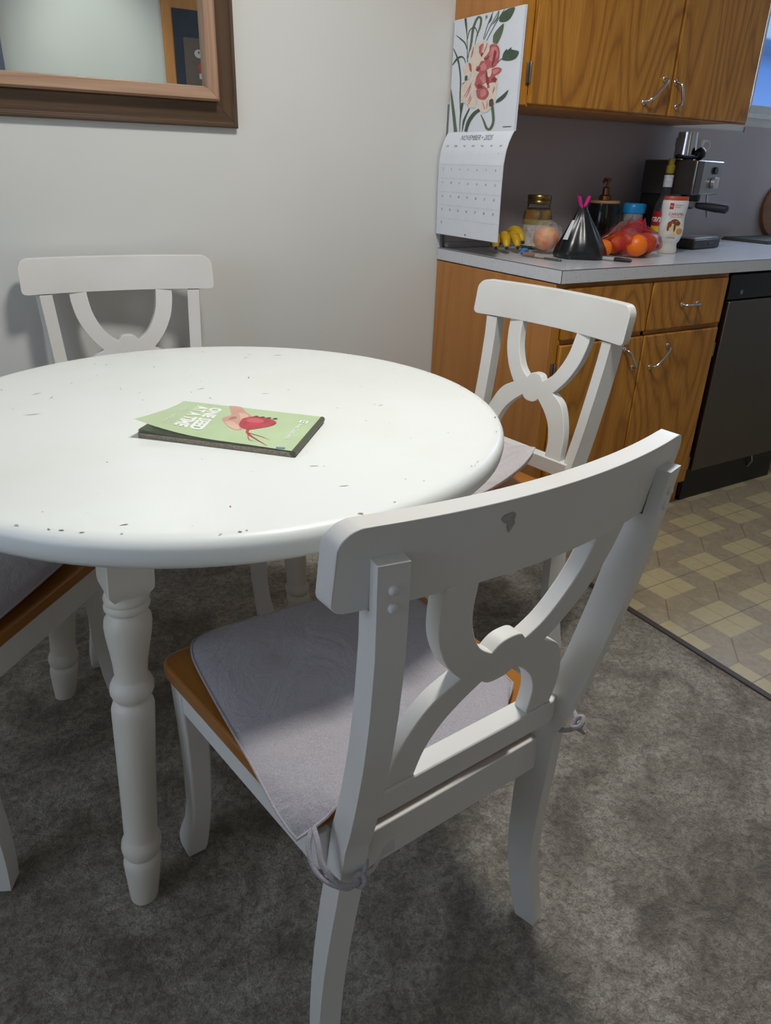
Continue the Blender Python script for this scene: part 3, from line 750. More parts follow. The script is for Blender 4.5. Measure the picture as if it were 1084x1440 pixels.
# botanical picture: drawn on a 905 x 1440 sheet
def art(x, y):
    yt = 105-(x-85)*.128; v = 1-(y-yt)/(1412-yt)
    xl = 85-80*(y-105)/1305; xr = 890-125*(y-0)/1410
    return ((x-xl)/(xr-xl), v)
fl = []
def shape(pts, mat, n=5, closed=True):
    q = spline(pts+[pts[0]], n)[:-1]; fl.append((mat, [art(*p) for p in q]))
def stroke(pts, ws, mat, n=8):
    q = spline(pts, n); L = len(q); wq = [lerp(i/(L-1)*(len(ws)-1), list(enumerate(ws))) for i in range(L)]
    a, b = [], []
    for i in range(L):
        t = Vector(q[min(i+1, L-1)])-Vector(q[max(i-1, 0)]); t.normalize(); nn = Vector((-t.y, t.x))*wq[i]/2
        a.append((q[i][0]+nn.x, q[i][1]+nn.y)); b.append((q[i][0]-nn.x, q[i][1]-nn.y))
    fl.append((mat, [art(*p) for p in a+b[::-1]]))
GD, GM, GL, CR, PK, RS, DR, BR = range(8)
stroke([(35, 870), (62, 1080), (100, 1405)], [6, 34, 44], GM); stroke([(70, 420), (130, 560), (160, 760), (155, 1000), (160, 1230)], [8, 22, 18, 16, 4], GD)
stroke([(50, 620), (110, 550), (165, 520), (205, 545), (222, 600)], [4, 26, 20, 14, 5], GD); stroke([(100, 268), (165, 320), (215, 370), (238, 440)], [2, 16, 16, 6], GD)
stroke([(218, 85), (228, 170), (240, 300), (245, 590)], [26, 24, 8, 10], GD); stroke([(250, 540), (285, 400), (315, 210), (365, 100), (405, 110), (395, 200), (360, 290), (335, 390)], [6, 26, 30, 26, 26, 22, 14, 4], GM)
stroke([(245, 330), (270, 235), (320, 200), (352, 230), (372, 300)], [6, 12, 14, 10, 3], GD)
for x0, y0, x1, y1 in ((548, 35, 432, 340), (610, 40, 440, 350), (680, 15, 470, 360), (640, 570, 540, 690)): stroke([(x0, y0), ((x0+x1)/2-8, (y0+y1)/2), (x1, y1)], [7, 9, 6], GD)
shape([(530, 190), (585, 110), (612, 40), (600, 120), (560, 170)], GM, 4); shape([(495, 175), (520, 110), (538, 60), (528, 130)], GD, 4)
shape([(610, 160), (625, 95), (690, 40), (775, 22), (765, 80), (720, 150), (660, 172)], GD); shape([(540, 380), (550, 300), (610, 225), (662, 190), (645, 290), (600, 390), (570, 412)], GM)
shape([(640, 590), (655, 520), (690, 470), (700, 485), (745, 455), (745, 480), (818, 510), (790, 580), (720, 605)], GD)
shape([(570, 1080), (585, 1040), (650, 985), (708, 935), (680, 1010), (620, 1065)], GD)
stroke([(225, 1405), (260, 1290), (330, 1190), (420, 1135)], [34, 44, 44, 30], GD); stroke([(405, 1205), (440, 1290), (470, 1370), (510, 1380), (545, 1290), (535, 1120)], [8, 20, 26, 30, 28, 34], GM)
stroke([(150, 1405), (158, 1250), (185, 1060)], [6, 14, 34], GD); stroke([(182, 1405), (205, 1270), (270, 1130)], [6, 26, 14], GD)
# petals: cream outer, pink heart, rose folds
for p in ([(265, 560), (270, 480), (330, 400), (430, 360), (500, 400), (560, 400), (610, 440), (620, 540), (590, 640), (640, 690), (600, 760), (590, 900), (560, 1050), (480, 1180), (420, 1150), (360, 1060), (330, 860), (290, 720)],
          [(175, 830), (300, 790), (335, 900), (300, 960), (220, 1060), (170, 1000)], [(220, 1060), (300, 930), (340, 990), (345, 1110), (270, 1120)], [(195, 640), (250, 590), (290, 680), (270, 780), (215, 740)],
          [(360, 1020), (500, 1000), (560, 1080), (440, 1190), (370, 1110)], [(500, 960), (570, 980), (560, 1060), (510, 1080)]): shape(p, CR)
for p in ([(440, 560), (520, 410), (600, 430), (618, 540), (570, 660), (480, 660)], [(345, 690), (380, 600), (470, 590), (500, 680), (420, 720)], [(330, 850), (380, 720), (480, 700), (560, 760), (580, 830), (500, 900), (380, 920)],
          [(500, 700), (580, 670), (640, 690), (610, 740), (540, 770)], [(350, 920), (440, 880), (500, 960), (450, 1035), (370, 1010)], [(385, 420), (430, 390), (420, 480), (390, 500)], [(260, 600), (290, 610), (300, 700), (275, 680)]): shape(p, RS)
for p in ([(530, 440), (590, 450), (600, 540), (540, 600), (500, 560)], [(400, 640), (450, 610), (470, 680), (420, 700)], [(390, 780), (450, 730), (500, 780), (440, 840)], [(400, 930), (450, 910), (470, 970), (410, 1000)], [(540, 700), (600, 685), (600, 720), (550, 745)]): shape(p, PK)
for p in ([(400, 500), (430, 490), (420, 540)], [(440, 560), (500, 540), (530, 520), (470, 580)], [(350, 680), (400, 650), (380, 700)], [(460, 740), (490, 720), (500, 860), (470, 850)], [(540, 780), (590, 800), (570, 830), (530, 820)], [(360, 860), (400, 850), (430, 890), (380, 900)], [(560, 470), (585, 500), (560, 610), (530, 650)]): shape(p, DR, 4)
for p in ([(355, 540), (390, 510), (415, 560), (380, 640), (345, 620)], [(480, 690), (530, 680), (520, 760), (490, 770)], [(440, 500), (500, 420), (505, 480), (450, 545)], [(500, 850), (560, 840), (590, 880), (530, 930)], [(320, 740), (350, 730), (345, 790), (325, 800)], [(430, 860), (470, 840), (480, 900)]): shape(p, CR, 4)
for a, b_ in (((300, 820), (205, 990)), ((290, 860), (230, 1000)), ((300, 990), (250, 1090)), ((440, 380), (400, 520)), ((480, 390), (430, 520)), ((420, 1050), (450, 1150)), ((480, 1040), (470, 1140)), ((560, 880), (540, 960)), ((180, 840), (215, 815)), ((320, 420), (290, 540)), ((250, 1050), (290, 960))):
    stroke([a, ((a[0]+b_[0])/2+6, (a[1]+b_[1])/2), b_], [3, 12, 4], PK if random.random() < .5 else RS, 4)
shape([(505, 1040), (545, 1030), (550, 1110), (505, 1110)], BR, 3); shape([(220, 750), (250, 740), (245, 790), (220, 800)], GD, 3)
fm = MB()
for i, (mat, poly) in enumerate(fl):
    fm.add([pic_pt(min(max(u, .004), .996), min(max(v, .002), .998), .0006+i*.00003) for u, v in poly], [tuple(range(len(poly)))], mat)
fm.add([pic_pt(u, v, .001) for u, v in ((.84, .034), (.955, .034), (.955, .041), (.84, .041))], [(0, 1, 2, 3)], BR)
fm.build('flower_picture', [plain('dark leaf ink', (74, 92, 72), .6, var=.2), plain('leaf ink', (96, 112, 84), .6, var=.2), plain('pale leaf ink', (120, 138, 104), .6), plain('cream petal ink', (232, 216, 200), .6, var=.08, scale=60),
                            plain('pink petal ink', (214, 136, 134), .6, var=.12, scale=60), plain('rose petal ink', (188, 98, 98), .6, var=.18, scale=60), plain('dark rose ink', (146, 62, 68), .6), plain('brown ink', (92, 80, 72), .6)], pp, smooth=False, fix=False)
MB().ball(pic_pt(.49, .972, .003), .0035, 10, 8).build('nail', M['steel'], cal)

# ------------------------------------------------------------------ things on the worktop
WT = .9142
jar = thing('glass_jar', 'tall glass jar of preserves with a gold lid and cream label behind the peach', 'jar', (.325, -.125, WT))
MB().lathe([(.044, 0), (.050, .004), (.052, .02), (.052, .105), (.048, .125), (.041, .138), (.039, .150)], seg=32).build('jar_body', M['glass'], jar)
def m_pickle():
    n = NT('preserves'); f = n.noise(n.coord(), 34, 3, .6, .6); n.set(n.ramp(f, [(.35, lin((104, 92, 46))), (.5, lin((158, 128, 66))), (.66, lin((190, 130, 60)))]), .3); return n.m
MB().lathe([(.043, .003), (.049, .006), (.0505, .02), (.0505, .104), (.0465, .123), (.041, .131)], seg=32).build('contents', m_pickle(), jar)
lb = MB(); lb.loft([[Vector((.0526*math.cos(a), .0526*math.sin(a), h)) for a in [2*PI*k/36 for k in range(36)]] for h in (.012, .083)], False)
lb.cur = 1; lb.loft([[Vector((.0529*math.cos(a), .0529*math.sin(a), h)) for a in [2*PI*k/36 for k in range(36)]] for h in (.082, .100)], False)
lb.build('label', [plain('jar label', (196, 190, 184), .6, var=.3, scale=90), plain('jar label band', (150, 138, 84), .5, var=.3, scale=160)], jar)
MB().lathe([(.0405, .150), (.0425, .152), (.0425, .160), (.041, .162), (.0425, .165), (.0425, .176), (.040, .180), (.0, .180)], seg=32).build('lid', plain('gold lid', (138, 118, 72), .3, 1), jar)

def banana(idx, base, ang, lean, L, label):
    root = thing('banana', label, 'banana', base, 0, 'bananas in the bunch')
    pts, rad = [], []
    for k in range(13):
        t = k/12; a = lean*(t-.5); r = L*1.1
        pts.append((math.cos(ang)*(t-.1)*L*.72, math.sin(ang)*(t-.1)*L*.72, .0195+.034*(1-(2*t-1)**2)+.028*max(0, t-.8)*5*.3))
        rad.append(.0195*min(1, .45+2.6*t, .40+2.6*(1-t)))
    MB().tube(pts, rad, 6).build('fruit', M['banana'], root, sub=1, angle=60)
    d = (Vector(pts[-1])-Vector(pts[-2])).normalized()
    MB().tube([Vector(pts[-1])-d*.002, Vector(pts[-1])+d*.012], [.0065, .004], 8).build('stem', M['banana_tip'], root)
    MB().ball(pts[0], .0065, 8, 6).build('tip', M['banana_tip'], root)
for i, (bx, by, an, lab) in enumerate(((.055, -.235, R(58), 'banana at the calendar end of the bunch'), (.097, -.240, R(61), 'second banana from the calendar in the bunch'), (.146, -.236, R(68), 'third banana from the calendar in the bunch'), (.182, -.215, R(80), 'banana nearest the peach in the bunch'))):
    banana(i, (bx, by, WT+(.0 if i < 3 else .014)), an, .9, .165, lab)

pe = thing('peach', 'blushed peach inside a clear produce bag before the jar', 'peach', (.245, -.268, WT+.008))
MB().ball((0, 0, .042), (.044, .044, .041), 28, 18, lambda d: 1-.10*math.exp(-((d.z-1)**2)/.03)-.04*math.exp(-(d.y+.2)**2/.01)*max(0, d.x)).build('fruit', M['peach'], pe, angle=80)
pb = MB(); pb.ball((0, 0, .0), (.056, .056, .052), 30, 18, lambda d: 1+.05*math.sin(9*d.x+4*d.z)*math.sin(7*d.y)+.03*math.sin(17*d.x-9*d.y))
rngs = [[Vector((.05+.02*t+.016*(1+1.6*t)*math.cos(a), -.02-.005*t+.02*(1+t)*math.sin(a), -.035+.012*math.sin(3*a)*t+.012*math.sin(a))) for a in [2*PI*k/18 for k in range(18)]] for t in (0, .4, .8, 1.2)]
pb.loft(rngs, False)
tag(pb.build('produce_bag', M['film'], None, loc=(.245, -.268, WT+.0545)), 'crinkled clear plastic produce bag wrapped round the peach', 'bag')
wr = MB(); wr.grid(10, 10, lambda u, v: (.36+.05*u+.01*math.sin(9*v), -.285+.03*v, WT+.002+.075*u*(1-u)*2*(.4+.6*v)+.02*math.sin(8*u+5*v)*v*v+.02*v))
tag(wr.build('candy_wrapper', plain('pink and white wrapper', (206, 104, 136), .35, var=.55, scale=60), angle=60), 'crumpled pink and white wrapper behind the black bag', 'wrapper')

# black gathered bag held by a pink peg
def bagfn(u, v):
    a = 2*PI*u; h = v
    w = lerp(h, [(0, .078), (.06, .086), (.2, .080), (.5, .054), (.8, .026), (1, .012)]); d = lerp(h, [(0, .058), (.1, .064), (.3, .054), (.6, .030), (.85, .013), (1, .007)])
    fold = 1+.07*math.sin(5*a+2*h)*(1-h*.3)+.05*math.sin(11*a-3*h)*(.3+h)
    return Vector((w*math.cos(a)*fold-.012*h, d*math.sin(a)*fold, .158*h+.003*math.sin(7*a)*h))
bg = thing('food_bag', 'black plastic food bag gathered to a point with a white sticker', 'bag', (.268, -.415, WT), R(-35))
bm_ = MB(); bm_.grid(48, 18, bagfn); bm_.add([bagfn(k/48, 0) for k in range(48)], [tuple(range(47, -1, -1))])
bm_.build('bag', plain('black film', (24, 25, 26), .28, var=.2, bump=.3), bg, angle=75)
st = MB(); st.grid(3, 6, lambda u, v: bagfn(.565+.065*u, .36+.36*v)*1.0+Vector((-.003, -.004, .001)))
st.build('sticker', plain('white sticker', (206, 208, 212), .5), bg)
pgp = thing('clothes_peg', 'bright pink clothes peg clipping the top of the black bag', 'peg', (.259, -.408, WT+.13))
pm = MB()
for s in (-1, 1):
    pm.box((s*.0, 0, 0), (.001, .001, .001))
    pm.loft([[Vector((s*x0-.003, -.005, z)), Vector((s*x0+.003, -.005, z)), Vector((s*x0+.003, .005, z)), Vector((s*x0-.003, .005, z))] for x0, z in ((.003, -.012), (.0045, .012), (.005, .022), (.023, .058))])
pm.build('peg', plain('pink plastic', (222, 36, 138), .35), pgp, bevel=.0012)

# black canister soap dispenser with wooden lid and bronze pump
can = thing('pump_dispenser', 'round black dispenser with a wooden lid and bronze pump', 'dispenser', (.675, -.100, WT))
MB().lathe([(.048, 0), (.054, .006), (.060, .04), (.061, .09), (.059, .13), (.054, .147), (.054, .152)], seg=36).build('body', M['black_gloss'], can)
MB().lathe([(.056, .152), (.058, .154), (.058, .160), (.056, .162), (0, .162)], seg=36).build('lid', wood('pale wood lid', (140, 104, 70), (176, 138, 98), (188, 150, 110), 'X', 8), can)
BZ = plain('bronze', (132, 92, 64), .3, 1)
MB().lathe([(.022, .162), (.024, .164), (.022, .178), (.014, .182), (.013, .205), (.009, .209)], seg=24).build('collar', BZ, can)
MB().tube(spline([(.004, 0, .207), (.004, 0, .226), (-.010, -.008, .236), (-.034, -.020, .236), (-.046, -.026, .224)], 5), .0045, 10).lathe([(.010, .226), (.012, .230), (.012, .238), (0, .240)], (.004, 0, 0), 16).build('pump', BZ, can)

def orange(loc, r, label, group='oranges'):
    o = thing('orange', label, 'orange', loc, random.random()*6, group)
    MB().ball((0, 0, r), (r, r, r*.95), 26, 16).build('fruit', M['orange'], o, angle=80)
    MB().lathe([(.0035, 0), (.003, .0012), (0, .0015)], (0, 0, r*1.945), 10).build('stem_end', plain('green calyx', (92, 104, 50), .7), o)
orange((.366, -.420, WT), .029, 'loose orange standing beside the black bag')
for x, y, z, r, l in ((.475, -.462, 0, .039, 'orange at the front of the red net bag'), (.455, -.375, 0, .033, 'orange behind the front one in the red net bag'), (.560, -.425, 0, .038, 'orange at the caramel bottle end of the red net bag'), (.530, -.345, 0, .036, 'orange at the back of the red net bag')):
    orange((x, y, WT+.0015+z), r, l)
def netfn(d):
    return 1+.06*math.sin(6*d.x+3*d.y)+.05*math.sin(9*d.y-5*d.z)+.22*max(0, d.z)**3
nb = thing('net_bag', 'red net bag holding oranges with a paper flap', 'bag', (.515, -.405, WT+.001), R(12))
m = MB(); m.ball((0, 0, .0455), (.102, .098, .045), 40, 20, netfn)
rg = [[Vector((-.0+.02*t+(.05-.022*t)*math.cos(a), .0+(.04-.02*t)*math.sin(a), .085+.030*t+.008*math.sin(4*a)*t)) for a in [2*PI*k/20 for k in range(20)]] for t in (0, .4, .8, 1.0)]
m.loft(rg, False); m.v = [(x, y, max(z, .0004)) for x, y, z in m.v]; m.build('net', M['net'], nb, angle=80)
fp = MB(); fp.grid(10, 8, lambda u, v: (-.150+.14*u, .030-.02*v+.008*math.sin(5*u), .050+.050*v*(.3+.7*u)+.034*u+.004*math.sin(9*u+3*v)))
fp.build('paper_flap', [plain('printed paper flap', (206, 190, 178), .6, var=.3, scale=70)], nb, angle=60)
bl = MB(); p, fs = blob([(.0, .088), (.012, .103), (.018, .088), (.010, .074)], 4)
bl.add([(x+.008, -.0025, z) for x, z in p], fs); bl.build('blue_drop', plain('blue print', (30, 118, 176), .5), nb, smooth=False)

cup = thing('lidded_tumbler', 'clear tumbler with a bright blue lid behind the oranges', 'tumbler', (.775, -.160, WT))
MB().lathe([(.026, 0), (.028, .003), (.037, .125), (.035, .125), (.026, .006), (0, .005)], seg=28).build('cup', m_clear('clear plastic', (190, 196, 196), .62, .1), cup)
BLU = plain('blue plastic', (22, 134, 196), .35)
MB().lathe([(.038, .120), (.040, .122), (.041, .142), (.039, .150), (.035, .155), (.0, .156)], seg=32).build('lid', BLU, cup)
j2 = thing('spread_jar', 'small dark jar with a blue lid beside the syrup bottle', 'jar', (.852, -.105, WT))
MB().lathe([(.032, 0), (.035, .004), (.036, .09), (.034, .108), (.031, .112), (.031, .118)], seg=28).build('jar_body', plain('dark brown contents', (48, 28, 20), .15), j2)
MB().loft([[Vector((.0366*math.cos(a), .0366*math.sin(a), h)) for a in [2*PI*k/28 for k in range(28)]] for h in (.01, .084)], False).build('label', plain('white blue label', (176, 192, 208), .5, var=.25, scale=25), j2)
MB().lathe([(.035, .116), (.036, .118), (.036, .146), (.033, .150), (0, .150)], seg=28).build('lid', BLU, j2)

# syrup bottle
sy = thing('syrup_bottle', 'tall glass syrup bottle with a red label and yellow cap', 'bottle', (.875, -.215, WT))
MB().lathe([(.028, 0), (.033, .004), (.035, .015), (.035, .135), (.032, .155), (.022, .180), (.0165, .205), (.0145, .235), (.0135, .280)], seg=32).build('bottle', m_clear('smoky syrup glass', (70, 70, 72), .5, .05), sy)
cyl = lambda r, h0, h1, mb: mb.loft([[Vector((r*math.cos(a), r*math.sin(a), h)) for a in [2*PI*k/32 for k in range(32)]] for h in (h0, h1)], False)
lb = MB(); cyl(.0355, .078, .130, lb); lb.cur = 1; cyl(.0355, .056, .078, lb); lb.cur = 2; cyl(.0355, .046, .056, lb); lb.cur = 3; cyl(.0355, .012, .046, lb)
lb.build('label', [plain('red label', (178, 26, 34), .4), plain('yellow label', (226, 190, 24), .4), plain('navy label', (26, 36, 76), .4), plain('white label', (206, 208, 212), .5)], sy)
nl = MB(); cyl(.0168, .215, .256, nl); nl.build('neck_label', plain('pale neck label', (196, 198, 204), .5, var=.2, scale=80), sy)
vs, fs = text2d('Torani', .034, 'CENTER', .35, .0006); a0 = R(152)
tl = MB(); tl.add([(.0359*math.cos(a0+x/.0355), .0359*math.sin(a0+x/.0355), .094+y) for x, y in vs], fs); tl.build('lettering', M['white_plastic'], sy, smooth=False, fix=False)
MB().lathe([(.0145, .262), (.0155, .264), (.0155, .288), (.011, .291), (.0115, .312), (0, .314)], seg=20).build('cap', plain('yellow cap', (150, 130, 34), .4), sy)

# upside-down caramel squeeze bottle
ca = thing('caramel_bottle', 'white caramel squeeze bottle standing upside down on its cap', 'bottle', (.728, -.385, WT), R(-32))
MB().lathe([(.031, 0), (.032, .002), (.032, .018), (.030, .022), (.029, .034)], seg=30, squash=(1, .8)).build('cap', plain('cream cap', (214, 212, 204), .35), ca)
cprof = [(.030, .034), (.036, .042), (.043, .062), (.044, .085), (.041, .110), (.041, .130), (.045, .155), (.045, .172), (.043, .178)]
MB().lathe(cprof, seg=36, squash=(1, .66)).build('bottle', M['white_plastic'], ca)
MB().lathe([(.0435, .176), (.0435, .184), (.041, .189), (0, .190)], seg=36, squash=(1, .66)).build('base_band', plain('caramel orange band', (184, 74, 42), .4), ca)
cr = [(h, r) for r, h in cprof]
def cap_pt(x, z, o=.0012):
    r = lerp(z, cr)+o; a = math.asin(max(-.98, min(.98, x/r))); return (r*math.sin(a), -r*.66*math.cos(a), z)
cp = MB()
def cp_poly(pts, mat, o): cp.add([cap_pt(x, z, o) for x, z in pts], [tuple(range(len(pts)))], mat)
def grid_rect(x0, z0, x1, z1, mat, o):
    n = 6; cp.add([cap_pt(x0+(x1-x0)*i/n, z, o) for z in (z0, z1) for i in range(n+1)], [(i, i+1, n+2+i, n+1+i) for i in range(n)], mat)
grid_rect(-.026, .148, -.013, .168, 0, .001)
for body, size, x, z, mat, al in (('CARAMEL', .0125, .002, .128, 0, 'CENTER'), ('SUNDAE TOPPING', .0052, .002, .121, 0, 'CENTER'), ("PRESIDENT'S", .0055, -.010, .160, 4, 'LEFT'), ('CHOICE', .0055, -.010, .153, 4, 'LEFT'), ('PC', .0085, -.0195, .155, 5, 'CENTER'), ('CARAMEL', .007, -.004, .052, 4, 'CENTER')):
    vs, fs = text2d(body, size, al); cp.add([cap_pt(x+u, z+v, .0016) for u, v in vs], fs, mat)
def fan(c, rx, rz, mat, o, n=16):
    pts = [(c[0]+rx*math.cos(2*PI*k/n), c[1]+rz*math.sin(2*PI*k/n)) for k in range(n)]
    cp.add([cap_pt(*c, o)]+[cap_pt(*p, o) for p in pts], [(0, 1+k, 1+(k+1) % n) for k in range(n)], mat)
fan((.0, .076), .033, .016, 2, .0009); fan((-.012, .092), .016, .015, 2, .0012); fan((.010, .096), .016, .014, 2, .0012); fan((.0, .108), .014, .008, 1, .0015); fan((-.016, .098), .007, .010, 1, .0015); fan((.012, .102), .009, .008, 1, .0016)
fan((.002, .090), .004, .016, 1, .0017); fan((.022, .076), .012, .010, 3, .0016); fan((-.020, .086), .004, .010, 1, .0016)
cp.build('label_print', [plain('red print', (186, 40, 40), .5), plain('caramel print', (132, 66, 28), .45), plain('ice cream print', (226, 208, 166), .5), plain('golden print', (206, 150, 70), .5), M['ink'], M['white_plastic']], ca, smooth=False, fix=False)

# marker, knife, small eraser-like cap
mk = thing('marker_pen', 'grey marker pen with a black cap lying by the worktop edge', 'pen', (.318, -.512, WT+.0062), R(-68))
MB().tube([(-.065, 0, 0), (.005, 0, 0)], .006, 14).build('barrel', plain('grey barrel', (168, 170, 172), .4), mk)
MB().tube([(.005, 0, 0), (.012, 0, 0), (.055, 0, 0), (.062, 0, 0)], [.0062, .0062, .0056, .004], 14).build('cap', M['black'], mk)
kn = thing('table_knife', 'thin steel table knife lying on the worktop before the bananas', 'knife', (.124, -.392, WT+.001), R(-84))
MB().prism([(-.075, -.006), (.0, -.007), (.012, -.004), (.012, .004), (-.068, .006)], lambda x, y: (x, y, 0), lambda x, y: (x, y, .0015)).build('blade', M['steel'], kn)
MB().prism([(.010, -.004), (.075, -.0075), (.082, 0), (.075, .0075), (.010, .004)], lambda x, y: (x, y, -.0005), lambda x, y: (x, y, .0045)).build('handle', plain('dull steel', (110, 112, 116), .35, .8), kn, bevel=.001)
tw = MB(); tw.ball((0, 0, .011), (.017, .011, .011), 16, 10, lambda d: 1+.18*math.sin(9*d.x+5*d.y)*math.sin(7*d.z)); tag(tw.build('bag_tie', plain('blue and white plastic', (70, 130, 190), .4, var=.8, scale=90), loc=(.140, -.285, WT)), 'crumpled blue and white plastic tie by the bananas', 'tie')
er = MB(); er.box((0, 0, .006), (.040, .013, .012)); tag(er.build('eraser', plain('dusty pink rubber', (150, 108, 92), .7), bevel=.003, loc=(.130, -.318, WT)), 'small dusty pink eraser lying beside the knife', 'eraser')
bpy.data.objects['eraser'].rotation_euler = (0, 0, R(-30))

# espresso machine
es = thing('espresso_machine', 'steel espresso machine with a black portafilter at the back of the worktop', 'coffee machine', (1.012, -.163, WT+.0005), R(11))
W2, D2 = .105, .110
MB().box2((-W2, -D2, .190), (W2, D2, .308)).build('head', M['steel'], es, bevel=.006, seg=3)
MB().box2((-W2+.004, .01, .035), (W2-.004, D2-.002, .192)).build('column', plain('dark steel body', (62, 58, 56), .35, .8), es, bevel=.004)
MB().box2((-W2, -D2-.045, 0), (W2, D2, .034)).build('base', plain('dark base', (52, 50, 50), .35, .5), es, bevel=.004)
MB().box2((-W2+.008, -D2-.040, .034), (W2-.008, .0, .040)).build('drip_grid', M['steel'], es, bevel=.002)
MB().box2((-W2+.001, -D2-.002, .192), (-W2+.045, -D2, .306)).build('side_strip', plain('brown steel', (88, 76, 68), .3, .9), es)
MB().box2((-W2-.002, -D2+.012, .19), (-W2, D2-.004, .304)).build('side_panel', plain('dark side panel', (70, 64, 60), .45, .6), es)
MB().tube([(.035, -D2-.001, .275), (.035, -D2-.008, .275)], .013, 20).build('button', M['black_gloss'], es)
kb = MB(); kb.tube([(.035, -D2-.001, .232), (.035, -D2-.014, .232)], .020, 24); kb.box((.035, -D2-.018, .232), (.009, .010, .038)); kb.build('steam_knob', plain('pale steel', (196, 196, 198), .3, .7), es, bevel=.001)
MB().lathe([(.032, .165), (.036, .170), (.036, .192)], (-.01, -.055, 0), 24).build('group_head', M['black'], es)
pf = MB().lathe([(.026, .138), (.034, .146), (.034, .166)], (-.01, -.055, 0), 24).build('portafilter', M['steel'], es)
MB().tube([(-.01, -.085, .152), (-.006, -.12, .150), (.002, -.155, .147), (.010, -.198, .144), (.0105, -.204, .144)], [.011, .014, .0165, .0165, .010], 16).build('handle', M['handle_black'], pf)
MB().tube([(.055, -.090, .190), (.056, -.095, .15), (.060, -.105, .110)], .005, 10).build('steam_wand', M['chrome'], es)
MB().box((.03, -D2-.046, .017), (.05, .002, .009)).build('badge', plain('dark badge', (36, 36, 37), .4), es, bevel=.001)
ET = WT+.3085
mc = thing('milk_jug', 'polished steel milk jug standing on the espresso machine', 'jug', (1.026, -.146, ET), R(80))
MB().lathe([(.038, 0), (.041, .003), (.041, .03), (.036, .085), (.037, .098), (.035, .098), (.034, .085), (.039, .03), (.038, .005), (0, .004)], seg=28).build('body', M['chrome'], mc)
MB().tube(spline([(.036, .0, .085), (.058, .0, .078), (.060, 0, .05), (.040, 0, .022)], 5), .0035, 8).build('handle', M['chrome'], mc)
wc = thing('cream_pitcher', 'small white pitcher standing on the espresso machine beside the jug', 'pitcher', (1.100, -.126, ET))
MB().lathe([(.022, 0), (.024, .003), (.031, .05), (.034, .075), (.032, .075), (.029, .05), (.022, .006), (0, .005)], seg=26).build('body', M['white_plastic'], wc)
MB().tube(spline([(.026, -.016, .070), (.048, -.024, .070), (.050, -.026, .048), (.026, -.016, .022)], 5), .004, 8).build('handle', M['white_plastic'], wc)
tp = thing('coffee_scoop', 'black coffee scoop lying along the top of the espresso machine', 'scoop', (.991, -.214, ET), R(14))
MB().tube(spline([(-.075, .03, .010), (-.062, .026, .013), (-.04, .018, .010), (0, .006, .011), (.03, 0, .014)], 5), .008, 10).build('handle', M['black'], tp)
MB().ball((.052, -.002, .024), (.026, .020, .024), 20, 12).build('bowl', M['black'], tp)

# drying mat with a few things, round board leaning on the wall, white stick
rk = thing('drying_mat', 'dark green grey ribbed drying mat on the worktop under the window', 'mat', (1.72, -.15, WT))
MB().box2((-.21, -.115, 0), (.21, .115, .006)).build('mat', plain('green grey rubber', (62, 68, 64), .6), rk, bevel=.002)
rb = MB()
for k in range(21): rb.box((-.20+k*.02, 0, .009), (.008, .22, .008))
rb.build('ribs', plain('green grey ribs', (74, 80, 76), .5), rk, bevel=.002)
bd = thing('cutting_board', 'round brown wooden board leaning on the wall at the right edge', 'board', (1.90, -.022, WT))
m = MB(); q = Matrix.Rotation(R(-5), 3, 'X'); ring = [q @ Vector((.115*math.cos(2*PI*k/48), 0, .117+.115*math.sin(2*PI*k/48))) for k in range(48)]
m.loft([ring, [p+Vector((0, -.016, .001)) for p in ring]]); m.build('board', wood('brown board', (86, 50, 20), (124, 76, 34), (140, 90, 44), 'X', 8), bd, bevel=.003)
sk = MB(); sk.tube([(1.708, -.190, WT+.018), (1.745, -.175, WT+.10), (1.765, -.16, WT+.19)], .0065, 10)
tag(sk.build('brush_handle', M['white_plastic']), 'white brush handle standing on the drying mat', 'brush')

# oak pantry on the front wall with its black notice board and pinned paper (seen in the mirror)
pa = thing('pantry_cupboard', 'tall honey oak pantry cupboard reflected in the mirror', 'cupboard', (0, YF, 0))
MB().box2((-.02, .002, 0), (.9, .02, 2.3)).build('front_panel', M['oak_plain'], pa, bevel=.002)
nb_ = thing('notice_board', 'black notice board on the pantry, seen in the mirror', 'board', (.2, YF+.020, 1.3))
MB().box2((-.158, 0, 0), (.25, .008, .72)).build('board', plain('black slate', (28, 34, 40), .45, var=.3, scale=12), nb_, bevel=.002)
pk = thing('pinned_leaflet', 'brown leaflet with red marks pinned on the black notice board', 'leaflet', (.2, YF+.028, 1.45))
MB().box2((-.098, 0, 0), (.15, .002, .42)).build('sheet', plain('brown card', (104, 88, 76), .6), pk)
lp = MB()
def disc(cx, cz, rx, rz, mat, yy=.0026):
    pts = [(cx+rx*math.cos(2*PI*k/16), yy, cz+rz*math.sin(2*PI*k/16)) for k in range(16)]; lp.add(pts, [tuple(range(16))], mat)
disc(-.002, .335, .030, .024, 0); disc(-.002, .342, .006, .008, 2, .003); disc(.008, .262, .020, .018, 1); disc(.014, .238, .018, .014, 1, .003)
lp.add([(-.008, .0026, .195), (.03, .0026, .195), (.03, .0026, .225), (-.008, .0026, .225)], [(0, 1, 2, 3)], 0)
lp.build('print', [plain('pale print', (196, 196, 190), .6), plain('red print mark', (196, 74, 52), .6), M['ink']], pk, smooth=False, fix=False)

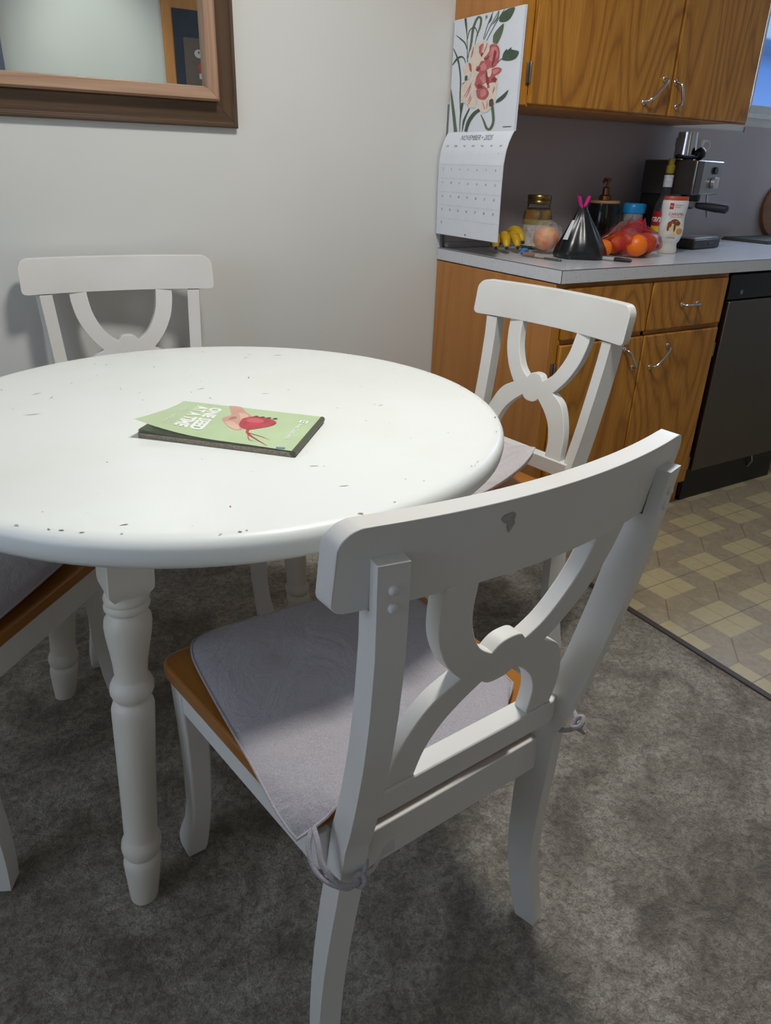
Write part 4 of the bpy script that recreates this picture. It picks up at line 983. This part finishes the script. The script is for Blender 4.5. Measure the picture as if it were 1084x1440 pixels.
# ------------------------------------------------------------------ light
def area(name, loc, rot, size, power, col, size_y=None, shape='RECTANGLE', spread=None):
    l = bpy.data.lights.new(name, 'AREA'); l.shape = shape; l.size = size
    if size_y: l.size_y = size_y
    l.energy = power; l.color = col
    if spread: l.spread = spread
    o = bpy.data.objects.new(name, l); C.objects.link(o); o.location = loc; o.rotation_euler = rot; return o
area('ceiling_lamp', (-.80, -1.28, CEIL-.03), (0, 0, 0), .34, 26.5, (1.0, .98, .945), shape='DISK')
area('window_daylight', (XL+.03, -1.5, 1.45), (0, R(-90), 0), 1.15, 5.5, (.66, .79, 1.0), 1.55)
area('kitchen_daylight', (2.06, -.03, 1.76), (R(-90), 0, 0), .93, 25, (.56, .72, 1.0), .62)
sp = bpy.data.lights.new('front_wall_fill', 'SPOT'); sp.energy = 30; sp.spot_size = R(62); sp.spot_blend = .9; sp.shadow_soft_size = .08; sp.color = (.96, 1.0, .95)  # unseen spot added to brighten the front wall reflected in the mirror
so = bpy.data.objects.new('front_wall_fill', sp); C.objects.link(so); so.location = (-.55, -2.35, 2.36); so.rotation_euler = (Vector((-.45, YF, 1.75))-Vector(so.location)).to_track_quat('-Z', 'Y').to_euler()
w = bpy.data.worlds.new('world'); bpy.context.scene.world = w; w.use_nodes = True
w.node_tree.nodes['Background'].inputs['Color'].default_value = (.7, .8, 1, 1); w.node_tree.nodes['Background'].inputs['Strength'].default_value = .3

# ------------------------------------------------------------------ camera
F = 1029.427; YAW, PITCH, ROLL = .5528, .4430, .0321
cam = bpy.data.cameras.new('camera'); co_ = bpy.data.objects.new('camera', cam); C.objects.link(co_)
f = Vector((math.sin(YAW)*math.cos(PITCH), math.cos(YAW)*math.cos(PITCH), -math.sin(PITCH)))
r = Vector((math.cos(YAW), -math.sin(YAW), 0)); u = r.cross(f)
r2 = math.cos(ROLL)*r+math.sin(ROLL)*u; u2 = -math.sin(ROLL)*r+math.cos(ROLL)*u
mt = Matrix((r2, u2, -f)).transposed().to_4x4(); mt.translation = (-1.597, -2.267, 1.175)
co_.matrix_world = mt
cam.sensor_fit = 'VERTICAL'; cam.sensor_height = 36; cam.lens = F/1440*36; cam.clip_start = .02
bpy.context.scene.camera = co_
vs_ = bpy.context.scene.view_settings
vs_.view_transform = 'Standard'; vs_.exposure = 0; vs_.gamma = 1
